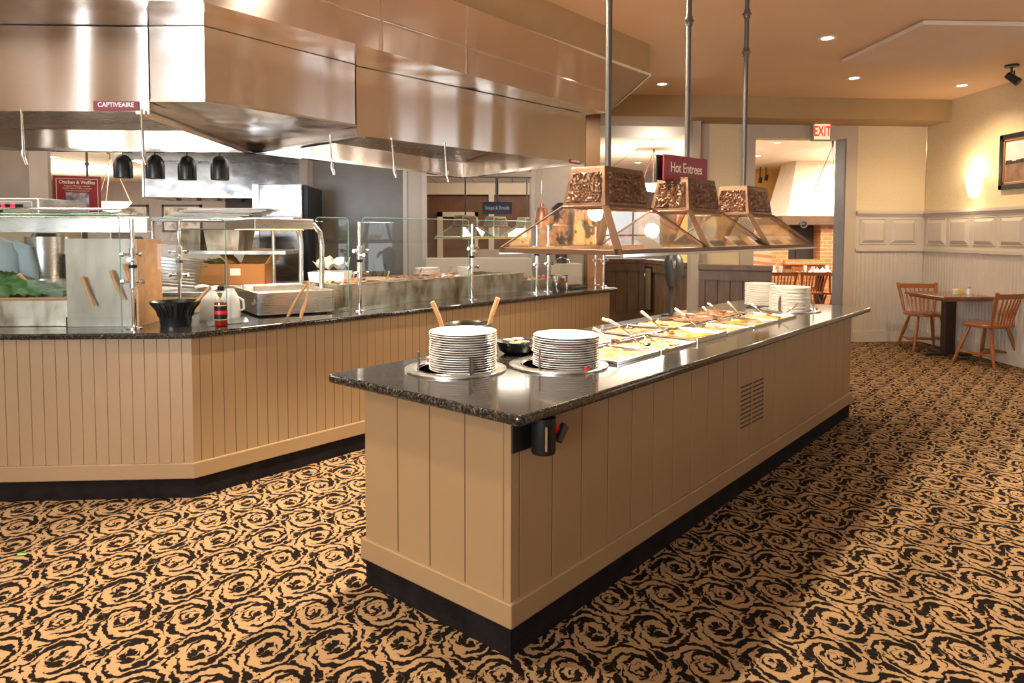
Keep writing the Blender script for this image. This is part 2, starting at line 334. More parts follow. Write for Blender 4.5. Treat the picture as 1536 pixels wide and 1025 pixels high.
# ------------------------------------------------------------------ mesh helpers
class MB:
    def __init__(s): s.v = []; s.f = []
    def add(s, vs, fs):
        n = len(s.v); s.v += [tuple(p) for p in vs]; s.f += [tuple(i+n for i in f) for f in fs]; return s
    def box(s, x0, x1, y0, y1, z0, z1, M=None):
        vs = [Vector((x, y, z)) for z in (z0, z1) for y in (y0, y1) for x in (x0, x1)]
        if M is not None: vs = [M @ p for p in vs]
        return s.add(vs, [(0, 2, 3, 1), (4, 5, 7, 6), (0, 1, 5, 4), (2, 6, 7, 3), (0, 4, 6, 2), (1, 3, 7, 5)])
    def prism(s, poly, z0, z1):
        a = sum(poly[i][0]*poly[(i+1) % len(poly)][1]-poly[(i+1) % len(poly)][0]*poly[i][1] for i in range(len(poly)))
        if a < 0: poly = poly[::-1]
        n = len(poly); z0f = z0 if callable(z0) else (lambda x, y: z0); z1f = z1 if callable(z1) else (lambda x, y: z1)
        vs = [(x, y, z0f(x, y)) for x, y in poly]+[(x, y, z1f(x, y)) for x, y in poly]
        return s.add(vs, [tuple(range(n-1, -1, -1)), tuple(range(n, 2*n))]+[(i, (i+1) % n, n+(i+1) % n, n+i) for i in range(n)])
    def cyl(s, p0, p1, r0, r1=None, n=16, caps=True):
        r1 = r0 if r1 is None else r1
        p0 = Vector(p0); p1 = Vector(p1); d = (p1-p0).normalized()
        a = d.orthogonal().normalized(); b = d.cross(a)
        vs = []
        for p, r in ((p0, r0), (p1, r1)):
            for i in range(n):
                t = 2*PI*i/n; vs.append(p+a*r*math.cos(t)+b*r*math.sin(t))
        fs = [(i, (i+1) % n, n+(i+1) % n, n+i) for i in range(n)]
        if caps: fs += [tuple(range(n-1, -1, -1)), tuple(range(n, 2*n))]
        return s.add(vs, fs)
    def tube(s, path, r, n=10, caps=True):
        path = [Vector(p) for p in path]; rs = r if isinstance(r, (list, tuple)) else [r]*len(path)
        vs = []; ref = None
        for i, p in enumerate(path):
            d = (path[min(i+1, len(path)-1)]-path[max(i-1, 0)]).normalized()
            if ref is None: ref = d.orthogonal().normalized()
            a = (ref-d*ref.dot(d)).normalized(); ref = a; b = d.cross(a)
            for k in range(n):
                t = 2*PI*k/n; vs.append(p+(a*math.cos(t)+b*math.sin(t))*rs[i])
        fs = [(j*n+i, j*n+(i+1) % n, (j+1)*n+(i+1) % n, (j+1)*n+i) for j in range(len(path)-1) for i in range(n)]
        if caps: fs += [tuple(range(n-1, -1, -1)), tuple(range((len(path)-1)*n, len(path)*n))]
        return s.add(vs, fs)
    def lathe(s, prof, c=(0, 0, 0), n=32, flute=0.0, nf=0):
        vs = []; c = Vector(c)
        for r, z in prof:
            for i in range(n):
                t = 2*PI*i/n; rr = r*(1+flute*math.cos(nf*t)) if nf else r
                vs.append(c+Vector((rr*math.cos(t), rr*math.sin(t), z)))
        m = len(prof)
        fs = [(j*n+i, j*n+(i+1) % n, (j+1)*n+(i+1) % n, (j+1)*n+i) for j in range(m-1) for i in range(n)]
        if prof[0][0] > 1e-6: fs.append(tuple(range(n-1, -1, -1)))
        if prof[-1][0] > 1e-6: fs.append(tuple(range((m-1)*n, m*n)))
        return s.add(vs, fs)
    def ring(s, prof, c=(0, 0, 0), n=40):
        vs = []; c = Vector(c)
        for r, z in prof:
            for i in range(n):
                t = 2*PI*i/n; vs.append(c+Vector((r*math.cos(t), r*math.sin(t), z)))
        m = len(prof)
        return s.add(vs, [(j*n+i, j*n+(i+1) % n, ((j+1) % m)*n+(i+1) % n, ((j+1) % m)*n+i) for j in range(m) for i in range(n)])
    def poly(s, pts): return s.add(pts, [tuple(range(len(pts)))])
    def grid(s, x0, x1, y0, y1, nx, ny, fz):
        vs = [(x0+(x1-x0)*i/nx, y0+(y1-y0)*j/ny, fz(x0+(x1-x0)*i/nx, y0+(y1-y0)*j/ny)) for j in range(ny+1) for i in range(nx+1)]
        return s.add(vs, [(j*(nx+1)+i, j*(nx+1)+i+1, (j+1)*(nx+1)+i+1, (j+1)*(nx+1)+i) for j in range(ny) for i in range(nx)])
    def slab(s, pts, nrm, th):
        nrm = Vector(nrm).normalized()*th; n = len(pts); P = [Vector(p) for p in pts]
        return s.add(P+[p+nrm for p in P], [tuple(range(n-1, -1, -1)), tuple(range(n, 2*n))]+[(i, (i+1) % n, n+(i+1) % n, n+i) for i in range(n)])
    def grooved(s, L, z0, z1, first, pitch, gw=.006, gd=.005, th=.02, x0=0.0):
        """board facing -y along +x from x0 to x0+L with V grooves"""
        xs = [(x0, 0)]; x = x0+first
        while x < x0+L-gw:
            xs += [(x-gw/2, 0), (x, gd), (x+gw/2, 0)]; x += pitch
        xs.append((x0+L, 0))
        n = len(xs); vs = [(a, b, z0) for a, b in xs]+[(a, b, z1) for a, b in xs]
        fs = [(i, i+1, n+i+1, n+i) for i in range(n-1)]
        s.add(vs, fs)
        return s
    def build(s, name, m, parent=None, M=None, smooth=False, bevel=0.0, seg=2, fix=True):
        me = bpy.data.meshes.new(name); me.from_pydata(s.v, [], s.f)
        if fix:
            bm = bmesh.new(); bm.from_mesh(me)
            bmesh.ops.recalc_face_normals(bm, faces=bm.faces); bm.to_mesh(me); bm.free()
        me.materials.append(m)
        if smooth:
            me.shade_smooth() if hasattr(me, 'shade_smooth') else me.polygons.foreach_set('use_smooth', [True]*len(me.polygons))
            me.set_sharp_from_angle(angle=math.radians(38))
        o = bpy.data.objects.new(name, me); COL.objects.link(o)
        if parent is not None: o.parent = parent
        if M is not None:
            if isinstance(M, Matrix): o.matrix_local = M
            else: o.location = M
        if bevel:
            b = o.modifiers.new('bevel', 'BEVEL'); b.width = bevel; b.segments = seg; b.limit_method = 'ANGLE'; b.angle_limit = .6
        return o
def tag(o, label, cat=None, group=None, kind=None):
    if label: o['label'] = label
    if cat: o['category'] = cat
    if group: o['group'] = group
    if kind: o['kind'] = kind
    return o
def thing(name, label, cat, loc=(0, 0, 0), rz=0.0, group=None):
    o = bpy.data.objects.new(name, None); COL.objects.link(o); o.empty_display_size = .1
    o.location = loc; o.rotation_euler = (0, 0, rz); return tag(o, label, cat, group)
def struct(o): o['kind'] = 'structure'; return o
def dup(root, loc=None, rz=None, label=None, group=None, scale=None):
    r = root.copy(); COL.objects.link(r)
    if loc is not None: r.location = loc
    if rz is not None: r.rotation_euler = (0, 0, rz)
    if scale is not None: r.scale = (scale,)*3
    if label: r['label'] = label
    if group: r['group'] = group
    for ch in list(root.children):
        c = ch.copy(); COL.objects.link(c); c.parent = r; c.matrix_parent_inverse = ch.matrix_parent_inverse.copy()
        for g in list(ch.children):
            d = g.copy(); COL.objects.link(d); d.parent = c
    return r
def text(body, size, m, parent=None, M=None, name='lettering', ext=.001, sx=1.0, align='CENTER', bold=0.0):
    cu = bpy.data.curves.new(name, 'FONT'); cu.body = body; cu.size = size; cu.extrude = ext; cu.align_x = align; cu.align_y = 'CENTER'; cu.offset = bold
    t = bpy.data.objects.new('tmp', cu); COL.objects.link(t); bpy.context.view_layer.update()
    me = bpy.data.meshes.new_from_object(t.evaluated_get(bpy.context.evaluated_depsgraph_get()))
    bpy.data.objects.remove(t)
    me.name = name; me.materials.clear(); me.materials.append(m)
    for v in me.vertices: v.co.x *= sx
    o = bpy.data.objects.new(name, me); COL.objects.link(o)
    if parent is not None: o.parent = parent
    if M is not None: o.matrix_local = M
    return o
def face_M(loc, rz):        # text lying in xz-plane, read from -y of a frame turned by rz
    return Matrix.Translation(loc) @ Matrix.Rotation(rz, 4, 'Z') @ Matrix.Rotation(PI/2, 4, 'X')
def frame(o, a):
    M = Matrix.Translation((o[0], o[1], 0)) @ Matrix.Rotation(a, 4, 'Z')
    return M
AI = .868; AC = .86; AL = .0655; AR = .07
ISL = frame((-.0024, 2.4988), AI); CTD = frame((-1.8834, 4.0589), AC); CTL = frame((-1.8834, 4.0589), AL)
ROOM = frame((6.03, 10.235), AR)
def P(Fm, x, y, z=0): return Fm @ Vector((x, y, z))
def inv(Fm, p): return Fm.inverted() @ Vector(p)

def on_plane(Fm, u, v, y0=0.0):
    """local point where the sight line (u, v) meets the upright plane y = y0 of a frame"""
    R = Fm.inverted().to_3x3(); o = Fm.inverted() @ Vector((0, 0, CAM_H)); d = R @ _ray(u, v)
    return o + d*((y0-o.y)/d.y)

# ================================================================== the room shell
ZC = 3.43
struct(MB().box(-18, 11.0, -5.2, 26.0, -.1, 0).build('floor', CARPET))
struct(MB().box(-9.2, 6.3, -5.2, 10.3, ZC, ZC+.1).build('ceiling', CEIL))
wr = MB().box(6.06, 6.2, -5.2, -3.3, 0, ZC).box(6.06, 6.2, 5.3, 10.24, 0, ZC).box(6.06, 6.2, -3.3, 5.3, 0, .9).box(6.06, 6.2, -3.3, 5.3, 2.8, ZC).box(6.06, 6.2, -3.3, 1.0, .9, 2.8).box(6.06, 6.2, 1.9, 4.4, .9, 2.8)
struct(wr.build('wall_right', WALLP))
for k, (a, b) in enumerate(((1.0, 1.9), (4.4, 5.3))):
    wf = struct(MB().box(6.16, 6.18, a, b, .9, 2.8).build('window_%d' % (k+7), DAYW2))
    MB().box(6.10, 6.15, a, b, 1.82, 1.88).box(6.10, 6.15, (a+b)/2-.03, (a+b)/2+.03, .9, 2.8).build('window_frame', TRIMP, wf)
# wall behind the camera with its windows
wb = MB()
wb.box(-9.2, 6.2, -5.3, -5.1, 0, .8).box(-9.2, 6.2, -5.3, -5.1, 3.0, ZC)
for a, b in ((-9.2, -5.6), (-2.2, 6.2)): wb.box(a, b, -5.3, -5.1, .8, 3.0)
struct(wb.build('wall_back', WALLP))
for k, (a, b) in enumerate(((-5.6, -2.2),)):
    wf = struct(MB().box(a, b, -5.22, -5.2, .8, 3.0).build('window_%d' % (k+1), DAYW))
    fm = MB()
    for x in (a, (a+b)/2-.03, b-.06): fm.box(x, x+.06, -5.19, -5.14, .8, 3.0)
    fm.box(a, b, -5.19, -5.14, .8, .86).box(a, b, -5.19, -5.14, 2.94, 3.0)
    fm.build('window_frame', TRIMP, wf)
struct(MB().box(-9.3, -9.1, -5.2, 7.2, 0, ZC).box(-18, -9.1, 7.2, 7.4, 0, ZC).box(-18.2, -18, 7.2, 26, 0, ZC).build('wall_left', WALLP))
# wall with the doorway
xl = on_plane(ROOM, 1045, 300).x
wd = MB().box(xl, -2.55, 0, .22, 0, 3.2).box(-1.21, .02, 0, .22, 0, 3.2).box(-2.55, -1.21, 0, .22, 2.955, 3.2)
o = struct(wd.build('wall_far', WALLP)); o.matrix_world = ROOM
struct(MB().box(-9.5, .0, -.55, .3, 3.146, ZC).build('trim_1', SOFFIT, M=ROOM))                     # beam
struct(MB().box(-9.5, xl+.15, .3, 1.55, 3.146, ZC).build('trim_2', TRIMP, M=ROOM))
struct(MB().box(-1.222, -1.205, -.01, .24, 0, 2.953).build('trim_3', mat('grey_door_jamb', (.22, .21, .21), .45), M=ROOM))
tm = MB().box(-1.20, -1.03, -.02, .0, 0, 3.14).box(-2.75, -2.55, -.02, .0, 0, 3.14).box(-2.55, -1.20, -.02, .0, 2.96, 3.14).box(xl, xl+.16, -.02, 0, 0, 3.14)
struct(tm.build('trim_4', TRIMP, M=ROOM))
def wainscot(Fm, x0, x1, name, first, pitch, wpan, k):
    m = MB()
    L = x1-x0
    m.grooved(L, .16, 1.33, .03, .062, .012, .008, x0=x0)
    m2 = MB()
    for a in m.v: m2.v.append((a[0], a[1]-.02, a[2]))
    m2.f = list(m.f)
    m2.box(x0, x1, -.035, 0, 0, .16).box(x0, x1, -.045, 0, 1.33, 1.375).box(x0, x1, -.02, 0, 1.375, 1.88).box(x0, x1, -.06, 0, 1.875, 1.915).box(x0, x1, -.04, 0, 1.85, 1.875)
    o = struct(m2.build(name, WAINS, M=Fm))
    x = x0+first
    while x+wpan < x1+.02:
        z0, z1 = 1.425, 1.805
        p = MB(); b = .055
        A = [(x, -.021, z0), (x+wpan, -.021, z0), (x+wpan, -.021, z1), (x, -.021, z1)]
        B = [(x+.012, -.032, z0+.012), (x+wpan-.012, -.032, z0+.012), (x+wpan-.012, -.032, z1-.012), (x+.012, -.032, z1-.012)]
        C_ = [(x+.02, -.024, z0+.02), (x+wpan-.02, -.024, z0+.02), (x+wpan-.02, -.024, z1-.02), (x+.02, -.024, z1-.02)]
        D_ = [(x+b+.01, -.048, z0+b+.01), (x+wpan-b-.01, -.048, z0+b+.01), (x+wpan-b-.01, -.048, z1-b-.01), (x+b+.01, -.048, z1-b-.01)]
        for q in (A, B, C_, D_): p.v += q
        for r in range(3):
            for i in range(4): p.f.append((r*4+i, r*4+(i+1) % 4, r*4+4+(i+1) % 4, r*4+4+i))
        p.f.append((12, 13, 14, 15))
        p.build('raised_panel', WAINS, o)
        x += pitch
    return o
wainscot(ROOM, -1.03, .02, 'trim_5', .055, .46, .41, 0)
RW = Matrix.Translation((6.06, 10.2, 0)) @ Matrix.Rotation(-PI/2, 4, 'Z')
wainscot(RW, 0.0, 4.85, 'trim_6', .08, .50, .43, 0)

DAYF = emis('daylight_pane_far', (.85, .92, 1.0), 1.1)
# ------------------------------------------------------------------ dining rooms beyond
struct(MB().box(-18, 3.9, 11.6, 26, 3.22, 3.3).build('ceiling_far', TILEC))
struct(MB().box(3.9, 11, 9.9, 26, 3.2, 3.3).build('ceiling_hearth_room', CREAM))
wf = MB()
wf.box(-18, 11, 23, 23.2, 0, .85).box(-18, 11, 23, 23.2, 2.3, 3.25)
for a, b in ((-18, -1.5), (.3, .8), (2.6, 3.1), (4.9, 11)): wf.box(a, b, 23, 23.2, .85, 2.3)
struct(wf.build('wall_dining', GREYW))
for k, (a, b) in enumerate(((-1.5, .3), (.8, 2.6), (3.1, 4.9))):
    wfo = struct(MB().box(a, b, 23.1, 23.12, .85, 2.3).build('window_%d' % (k+4), DAYF))
    MB().box((a+b)/2-.03, (a+b)/2+.03, 23.04, 23.09, .85, 2.3).box(a, b, 23.04, 23.09, 1.5, 1.56).build('window_frame', TRIMP, wfo)
struct(MB().box(4.2, 11, 17.6, 17.8, 0, 3.2).build('wall_hearth', YELW))
struct(MB().box(10.6, 10.8, 10.2, 17.7, 0, 3.2).build('wall_side', YELW))
# light in those rooms
for x, y, e, s in ((-11.5, 18, 400, 3.5), (-6, 15, 260, 3), (-2.5, 17, 260, 3), (2.5, 16, 320, 3.4), (6.6, 13.2, 220, 2.4), (8, 15, 120, 2)):
    lamp('AREA', (x, y, 3.12), e*.8, NEUT, s, (x, y, 0), name='dining_fill_light')  # unseen area panels added as general light for the far rooms
for x, y, e in ((-11.5, 18, 260), (-6.9, 13.4, 120), (-2.0, 16.5, 110), (2.75, 13.6, 90), (7.2, 13.5, 60)):
    L_ = lamp('AREA', (x, y, 2.05), e, WARM2, .6, (x, y, 5), name='added_uplight')  # unseen upward lamps added to brighten the far ceilings
# can lights seen in far ceilings and in this one
can0 = None
def can(x, y, z, label, group='recessed ceiling lights', sc=1.0):
    global can0
    if can0 is None:
        can0 = thing('recessed_ceiling_light', label, 'ceiling light', (x, y, z), group=group)
        MB().ring([(.055, -.001), (.085, -.001), (.085, -.008), (.055, -.004)], n=28).build('trim_ring', WHITEP, can0, smooth=True)
        MB().lathe([(0, -.003), (.056, -.003)], n=24).build('glowing_lens', CANGLOW, can0)
        return can0
    return dup(can0, (x, y, z), label=label, group=group, scale=sc)
for (x, y), lb in zip(((1.853, 8.72), (2.98, 6.686), (4.058, 8.365), (5.594, 8.757)),
        ('round recessed ceiling light nearest the hood soffit', 'round recessed ceiling light in front of the acoustic panel, nearest the camera',
         'round recessed ceiling light between the acoustic panel and the beam', 'round recessed ceiling light close to the right wall above the sconce')):
    can(x, y, ZC, lb)
for u, v in ((79, 235), (94, 254), (158, 251), (117, 265), (169, 277), (183, 278)):
    p = at_height(u, v, 3.22); can(p.x, p.y, 3.22, 'small far dining room ceiling light, seen near the maroon waffle sign', 'far dining room ceiling lights at left', 1.4)
p = at_height(957, 244, 3.22); can(p.x, p.y, 3.22, 'small lit ceiling light above the first bronze heat lamp, left of the Hot Entrees sign', None, 1.2)
for (u, v), lb in zip(((1166, 214), (1137, 234)), ('lit ceiling light just inside the doorway, right one', 'lit ceiling light inside the doorway, left one')):
    p = at_height(u, v, 3.2); can(p.x, p.y, 3.2, lb, 'ceiling lights of the hearth room', .9)
# acoustic ceiling panel
pp = [at_height(u, v, 3.385) for u, v in ((1262, 95), (1386, 37), (1600, 40), (1437, 102))]
a0, a1, a2, a3 = [(q.x, q.y) for q in pp]
tag(MB().prism([a0, a1, a2, a3], 3.385, 3.425).build('acoustic_ceiling_panel', PANELC, bevel=.004), 'large pale flat square acoustic panel hung under the ceiling', 'ceiling panel')
# spot fixture
t = thing('ceiling_spotlight', 'small black spotlight on the ceiling above the right wall', 'spotlight', (5.47, 7.72, ZC))
MB().cyl((0, 0, 0), (0, 0, -.02), .07).build('canopy', BLACKM, t, smooth=True)
MB().cyl((0, 0, -.02), (0, 0, -.09), .012).cyl((.03, 0, -.06), (.03, 0, -.14), .008).build('bracket', BLACKM, t)
MB().cyl((-.03, .03, -.10), (.05, -.05, -.20), .036, .045).build('spot_head', BLACKM, t, smooth=True)

# ------------------------------------------------------------------ exit sign, sconce, picture
e0 = P(ROOM, -1.61, -.05, 3.13)
t = thing('exit_sign', 'green-framed sign with red EXIT letters above the doorway', 'exit sign', tuple(e0), AR)
MB().box(-.14, .14, -.04, .03, -.22, .04).build('housing', mat('exit_housing', (.28, .36, .22), .5), t, bevel=.006)
MB().box(-.115, .115, -.046, -.038, -.20, .02).build('sign_face', EXITG, t)
text('EXIT', .20, EXITR, t, face_M((0, -.049, -.09), 0), 'exit_lettering', sx=.62, bold=.004)
sx_, sy_ = 6.06, 9.12
t = thing('wall_sconce', 'glowing frosted half-bowl wall sconce above the wainscot', 'wall lamp', (sx_, sy_, 2.24))
prof = [(.0, -.20), (.05, -.185), (.085, -.13), (.105, -.03), (.125, .10)]
m = MB(); n = 14
for r, z in prof:
    for i in range(n+1):
        a = PI/2+PI*i/n; m.v.append((max(r*1.0*math.cos(a), -.14)-.012, r*math.sin(a), z))
for j in range(len(prof)-1):
    for i in range(n): m.f.append((j*(n+1)+i, j*(n+1)+i+1, (j+1)*(n+1)+i+1, (j+1)*(n+1)+i))
m.build('glass_shade', SCONCE, t, smooth=True)
MB().box(-.02, 0, -.05, .05, -.14, .04).build('wall_plate', CHROME, t)
lamp('POINT', (sx_-.09, sy_, 2.40), 9, WARM, .05, name='sconce_light')
lamp('POINT', (sx_-.20, sy_, 1.98), 2, WARM, .05, name='sconce_light')
y0_, y1_ = 8.66, 7.75
t = thing('framed_picture', 'black and gilt framed landscape picture on the right wall beside the sconce', 'picture', (6.055, (y0_+y1_)/2, 2.46))
hw = (y0_-y1_)/2; hh = .335
def picture_frame(t, hw, hh, wdt, dep, mfr, minner, mpic, axis='x'):
    fr = MB(); inn = MB()
    for a, b, c, d in ((-hw, hw, hh-wdt, hh), (-hw, hw, -hh, -hh+wdt), (-hw, -hw+wdt, -hh, hh), (hw-wdt, hw, -hh, hh)):
        fr.box(-dep, 0, a, b, c, d)
    g = wdt; s = wdt+.022
    for a, b, c, d in ((-hw+g, hw-g, hh-s, hh-g), (-hw+g, hw-g, -hh+g, -hh+s), (-hw+g, -hw+s, -hh+g, hh-g), (hw-s, hw-g, -hh+g, hh-g)):
        inn.box(-dep+.008, -.004, a, b, c, d)
    fr.build('frame', mfr, t, bevel=.004); inn.build('gilt_slip', minner, t)
    MB().box(-.012, -.004, -hw+s, hw-s, -hh+s, hh-s).build('picture', mpic, t)
picture_frame(t, hw, hh, .06, .035, BLACKM, WOODO, mat('pale_sky', (.62, .60, .56), .6, var=.05))
MB().box(-.0135, -.0125, -hw+.09, hw-.09, -hh+.09, -.03).build('picture_ground', mat('brown_field', (.24, .13, .08), .7, var=.3, scale=9), t)
hz = MB()
for k in range(9):
    y = -hw+.12+k*.085; hz.box(-.0145, -.0135, y, min(y+.10, hw-.09), -.03, .0+.035*random.random())
hz.build('picture_trees', mat('tree_line', (.06, .035, .02), .8), t)

# ================================================================== hood enclosure above the cooking line
EZ0, EZ1 = 2.665, 3.139
eA = at_height(225, 3, EZ0); eB = at_height(310, 3, EZ0); eC = at_height(571, 76, EZ0); eD = at_height(910, 169, EZ0)
dE = (eD-eC).normalized(); nE = Vector((-dE.y, dE.x, 0))
eB2 = eB.copy()
# corner of the enclosure = where the frontal line meets the diagonal
k = (Vector((math.cos(AL), math.sin(AL), 0)))
den = dE.x*k.y-dE.y*k.x
s_ = ((eB-eC).x*k.y-(eB-eC).y*k.x)/den
eK = eC+dE*s_
lf = eK-k*6.5
enc = [(lf.x, lf.y), (eK.x, eK.y), (eD.x, eD.y), tuple((eD+nE*1.9)[:2]), tuple((eK+nE*1.9+Vector((-1.0, 1.6, 0)))[:2]), (lf.x, lf.y+4)]
t = thing('hood_enclosure', 'stainless steel enclosure band wrapping above the extractor hoods', 'hood enclosure', (0, 0, 0))
MB().prism(enc, EZ0, EZ1-.01).build('enclosure_shell', STEEL, t)
# folded seams and cover strips standing slightly proud
sm = MB()
def strip(p, q, z0, z1, th=.006):
    p = Vector((p.x, p.y, 0)); q = Vector((q.x, q.y, 0)); d = (q-p).normalized(); nn = Vector((d.y, -d.x, 0))*th
    return [Vector((p.x, p.y, z0)), Vector((q.x, q.y, z0)), Vector((q.x, q.y, z1)), Vector((p.x, p.y, z1))], nn, th
for z in (2.845,):
    a, nn, th = strip(eK, eD, z, z+.010); sm.slab(a, nn, .005)
    a, nn, th = strip(lf, eK, z, z+.010); sm.slab(a, nn, .005)
for pp_ in (at_height(571, 76, EZ0), at_depth(706, 75, at_height(706, 110, EZ0).y)):
    q = eK+dE*((Vector((pp_.x, pp_.y, 0))-Vector((eK.x, eK.y, 0))).dot(dE))
    a, nn, th = strip(q, q+dE*.014, EZ0, EZ1-.01); sm.slab(a, nn, .006)
sm.build('seam_strip', CHROME, t)
# drywall soffit
sC = Vector((1.354, 6.932, 0)); dS = Vector((math.cos(.87), math.sin(.87), 0))
s2 = sC-dS*5.4; s3 = s2-Vector((math.cos(AR), math.sin(AR), 0))*7.5
so = MB().prism([(s3.x, s3.y), (s2.x, s2.y), (sC.x, sC.y), (1.22, 9.6), (-8.8, 9.6)], EZ1, ZC)
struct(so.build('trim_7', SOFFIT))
tr = MB()
e1 = Vector((1.255, 8.60, 0))
for p, q in ((sC-dS*5.4, sC), (sC, e1)):
    a, nn, th = strip(p, q, EZ1-.012, EZ1+.008); tr.slab(a, nn, .01)
struct(tr.build('trim_8', mat('white_trim_bead', (.75, .66, .55), .5)))

# ------------------------------------------------------------------ hoods
HZ = 2.215; FZ = 2.27
def hood(name, label, F0, F1, K1, K0, ztop, e0, e1):
    """open canopy: F0-F1 front edge, K1,K0 back edge (xy).  walls, inner liner, rim, light tubes"""
    t = thing(name, label, 'extractor hood', (0, 0, 0))
    pts = [Vector((p[0], p[1], 0)) for p in (F0, F1, K1, K0)]
    sh = MB()
    def wall(a, b, z0, z1, th, flip=False):
        d = (b-a).normalized(); nn = Vector((-d.y, d.x, 0))
        sh.slab([Vector((a.x, a.y, z0)), Vector((b.x, b.y, z0)), Vector((b.x, b.y, z1)), Vector((a.x, a.y, z1))], nn, th)
    wall(pts[0], pts[1], HZ, ztop, .02); wall(pts[1], pts[2], HZ, ztop, .02); wall(pts[2], pts[3], HZ, ztop, .02); wall(pts[3], pts[0], HZ, ztop, .02)
    sh.build('canopy', STEEL, t)
    cx = (pts[0]+pts[1]+pts[2]+pts[3])/4
    ins = [p+(cx-p)*.035 for p in pts]
    ln = MB(); fr = pts[1]-pts[0]; 
    A = [Vector((p.x, p.y, ztop-.02)) for p in (ins[0], ins[1])]
    zb = HZ+.16
    B = [Vector((p.x, p.y, zb)) for p in (ins[2], ins[3])]
    ln.slab([A[0], A[1], B[0], B[1]], (0, 0, 1), .01)
    ln.build('filter_bank', STEEL2, t)
    # rim gutter at the back and sides
    rm = MB()
    for a, b in ((1, 2), (2, 3), (3, 0)):
        p, q = pts[a], pts[b]; d = (q-p).normalized(); nn = Vector((-d.y, d.x, 0))
        rm.slab([Vector((p.x, p.y, HZ-.012)), Vector((q.x, q.y, HZ-.012)), Vector((q.x, q.y, HZ+.012)), Vector((p.x, p.y, HZ+.012))], nn, .07)
    rm.build('rim_gutter', CHROME, t)
    lp = MB(); d = (pts[1]-pts[0]); back = (pts[3]-pts[0])
    nt_ = 3
    for i in range(nt_):
        f0 = e0+(e1-e0)*(i+.12)/nt_; f1 = e0+(e1-e0)*(i+.88)/nt_
        a = pts[0]+d*f0+back*.16; b = pts[0]+d*f1+back*.16
        lp.cyl((a.x, a.y, HZ+.33), (b.x, b.y, HZ+.33), .022, n=10)
        c = (a+b)/2
        L = lamp('AREA', (c.x, c.y, HZ+.29), 9, NEUT, (b-a).length, None, size_y=.12, name='hood_light')
        dv = (b-a).normalized(); L.rotation_euler = (0, 0, math.atan2(dv.y, dv.x))
    lp.build('light_tube', TUBE, t, smooth=True)
    return t
hE = at_height(0, 166, HZ); hF = at_height(224, 168, HZ); hD = at_height(383, 228, HZ)
dl = (hF-hE).normalized(); hL = hF-dl*3.6
kb = at_height(0, 225, HZ); kd = (at_height(250, 226, HZ)-kb).normalized()
kL = kb-kd*((kb.x-hL.x)/kd.x if kd.x else 0)
HL = hood('extractor_hood', 'left stainless extractor hood above the counter with open lit underside', hL, hF, (hD.x, hD.y), (hL.x, hD.y-.16), 2.66, .3, 1.0)
hG = at_height(535, 203, HZ); hH = at_height(878, 245, HZ); hK = at_height(694, 266, HZ)
HRt = hood('extractor_hood', 'long right stainless extractor hood running diagonally over the buffet counter', hG, hH, hK, hD, 2.66, .02, .98)
# middle filler piece joining the two hoods
t = thing('hood_filler', 'boxed stainless corner piece joining the left and right extractor hoods', 'hood filler', (0, 0, 0))
mA = at_height(226, 152, FZ); mB_ = at_height(308, 152, FZ); mC = at_height(533, 189, FZ); mD = at_height(383, 224, FZ)
MB().prism([(p.x, p.y) for p in (mA, mB_, mC, mD)], FZ, 2.662).build('filler_box', STEEL, t)
em = MB()
for p, q in ((mA, mB_), (mB_, mC)):
    a, nn, th = strip(p, q, FZ-.004, FZ+.010); em.slab(a, nn, .006)
em.build('folded_edge', CHROME, t)
# hood logos
def logo(u, v, Fq0, Fq1, w, h, label, size):
    d = (Vector(Fq1[:2])-Vector(Fq0[:2])).normalized(); an = math.atan2(d.y, d.x)
    Fm = frame(Fq0[:2], an); q = on_plane(Fm, u, v)
    o_ = P(Fm, q.x, -.004, q.z)
    t = thing('maker_plate', label, 'label', tuple(o_), an)
    MB().box(-w/2, w/2, -.003, .002, -h/2, h/2).build('plate', RED, t)
    text('CAPTIVEAIRE', size, WHITE, t, face_M((0, -.0045, .004), 0), 'maker_lettering', sx=.95, ext=.0006, bold=.001)
logo(175, 159, hE, hF, .235, .048, 'red maker plate with white letters on the left hood, lower right corner', .034)
logo(862, 244-1, hG, hH, .15, .035, 'red maker plate with white letters at the far end of the right hood', .022)
# hanging hook rods
for (u, y0, y1), lb in zip(((32, 172, 243), (212, 172, 243), (495, 210, 262), (588, 215, 266), (667, 222, 273)),
        ('hanging rod with hook below the left hood, leftmost', 'hanging rod with hook below the left hood beside the corner piece',
         'hanging rod with hook below the right hood, nearest the corner piece', 'middle hanging rod with hook below the right hood', 'hanging rod with hook below the right hood, farthest from the corner piece')):
    p = at_height(u, y0-6, HZ+.0); 
    L = .0
    yy = p.y+.012; top = at_depth(u, y0-8, yy); bot = at_depth(u+3, y1-14, yy)
    t = thing('hanging_rod', lb, 'rod', (top.x, top.y, top.z), group='hanging rods below the hoods')
    dz = bot.z-top.z; dx = bot.x-top.x
    MB().cyl((0, 0, 0), (dx, 0, dz), .007, n=10).build('rod', CHROME, t, smooth=True)
    MB().cyl((dx, 0, dz+.012), (dx, 0, dz-.02), .013, n=10).cyl((dx, 0, dz-.02), (dx+.014, 0, dz-.065), .010, n=10).build('fitting', CHROME, t, smooth=True)

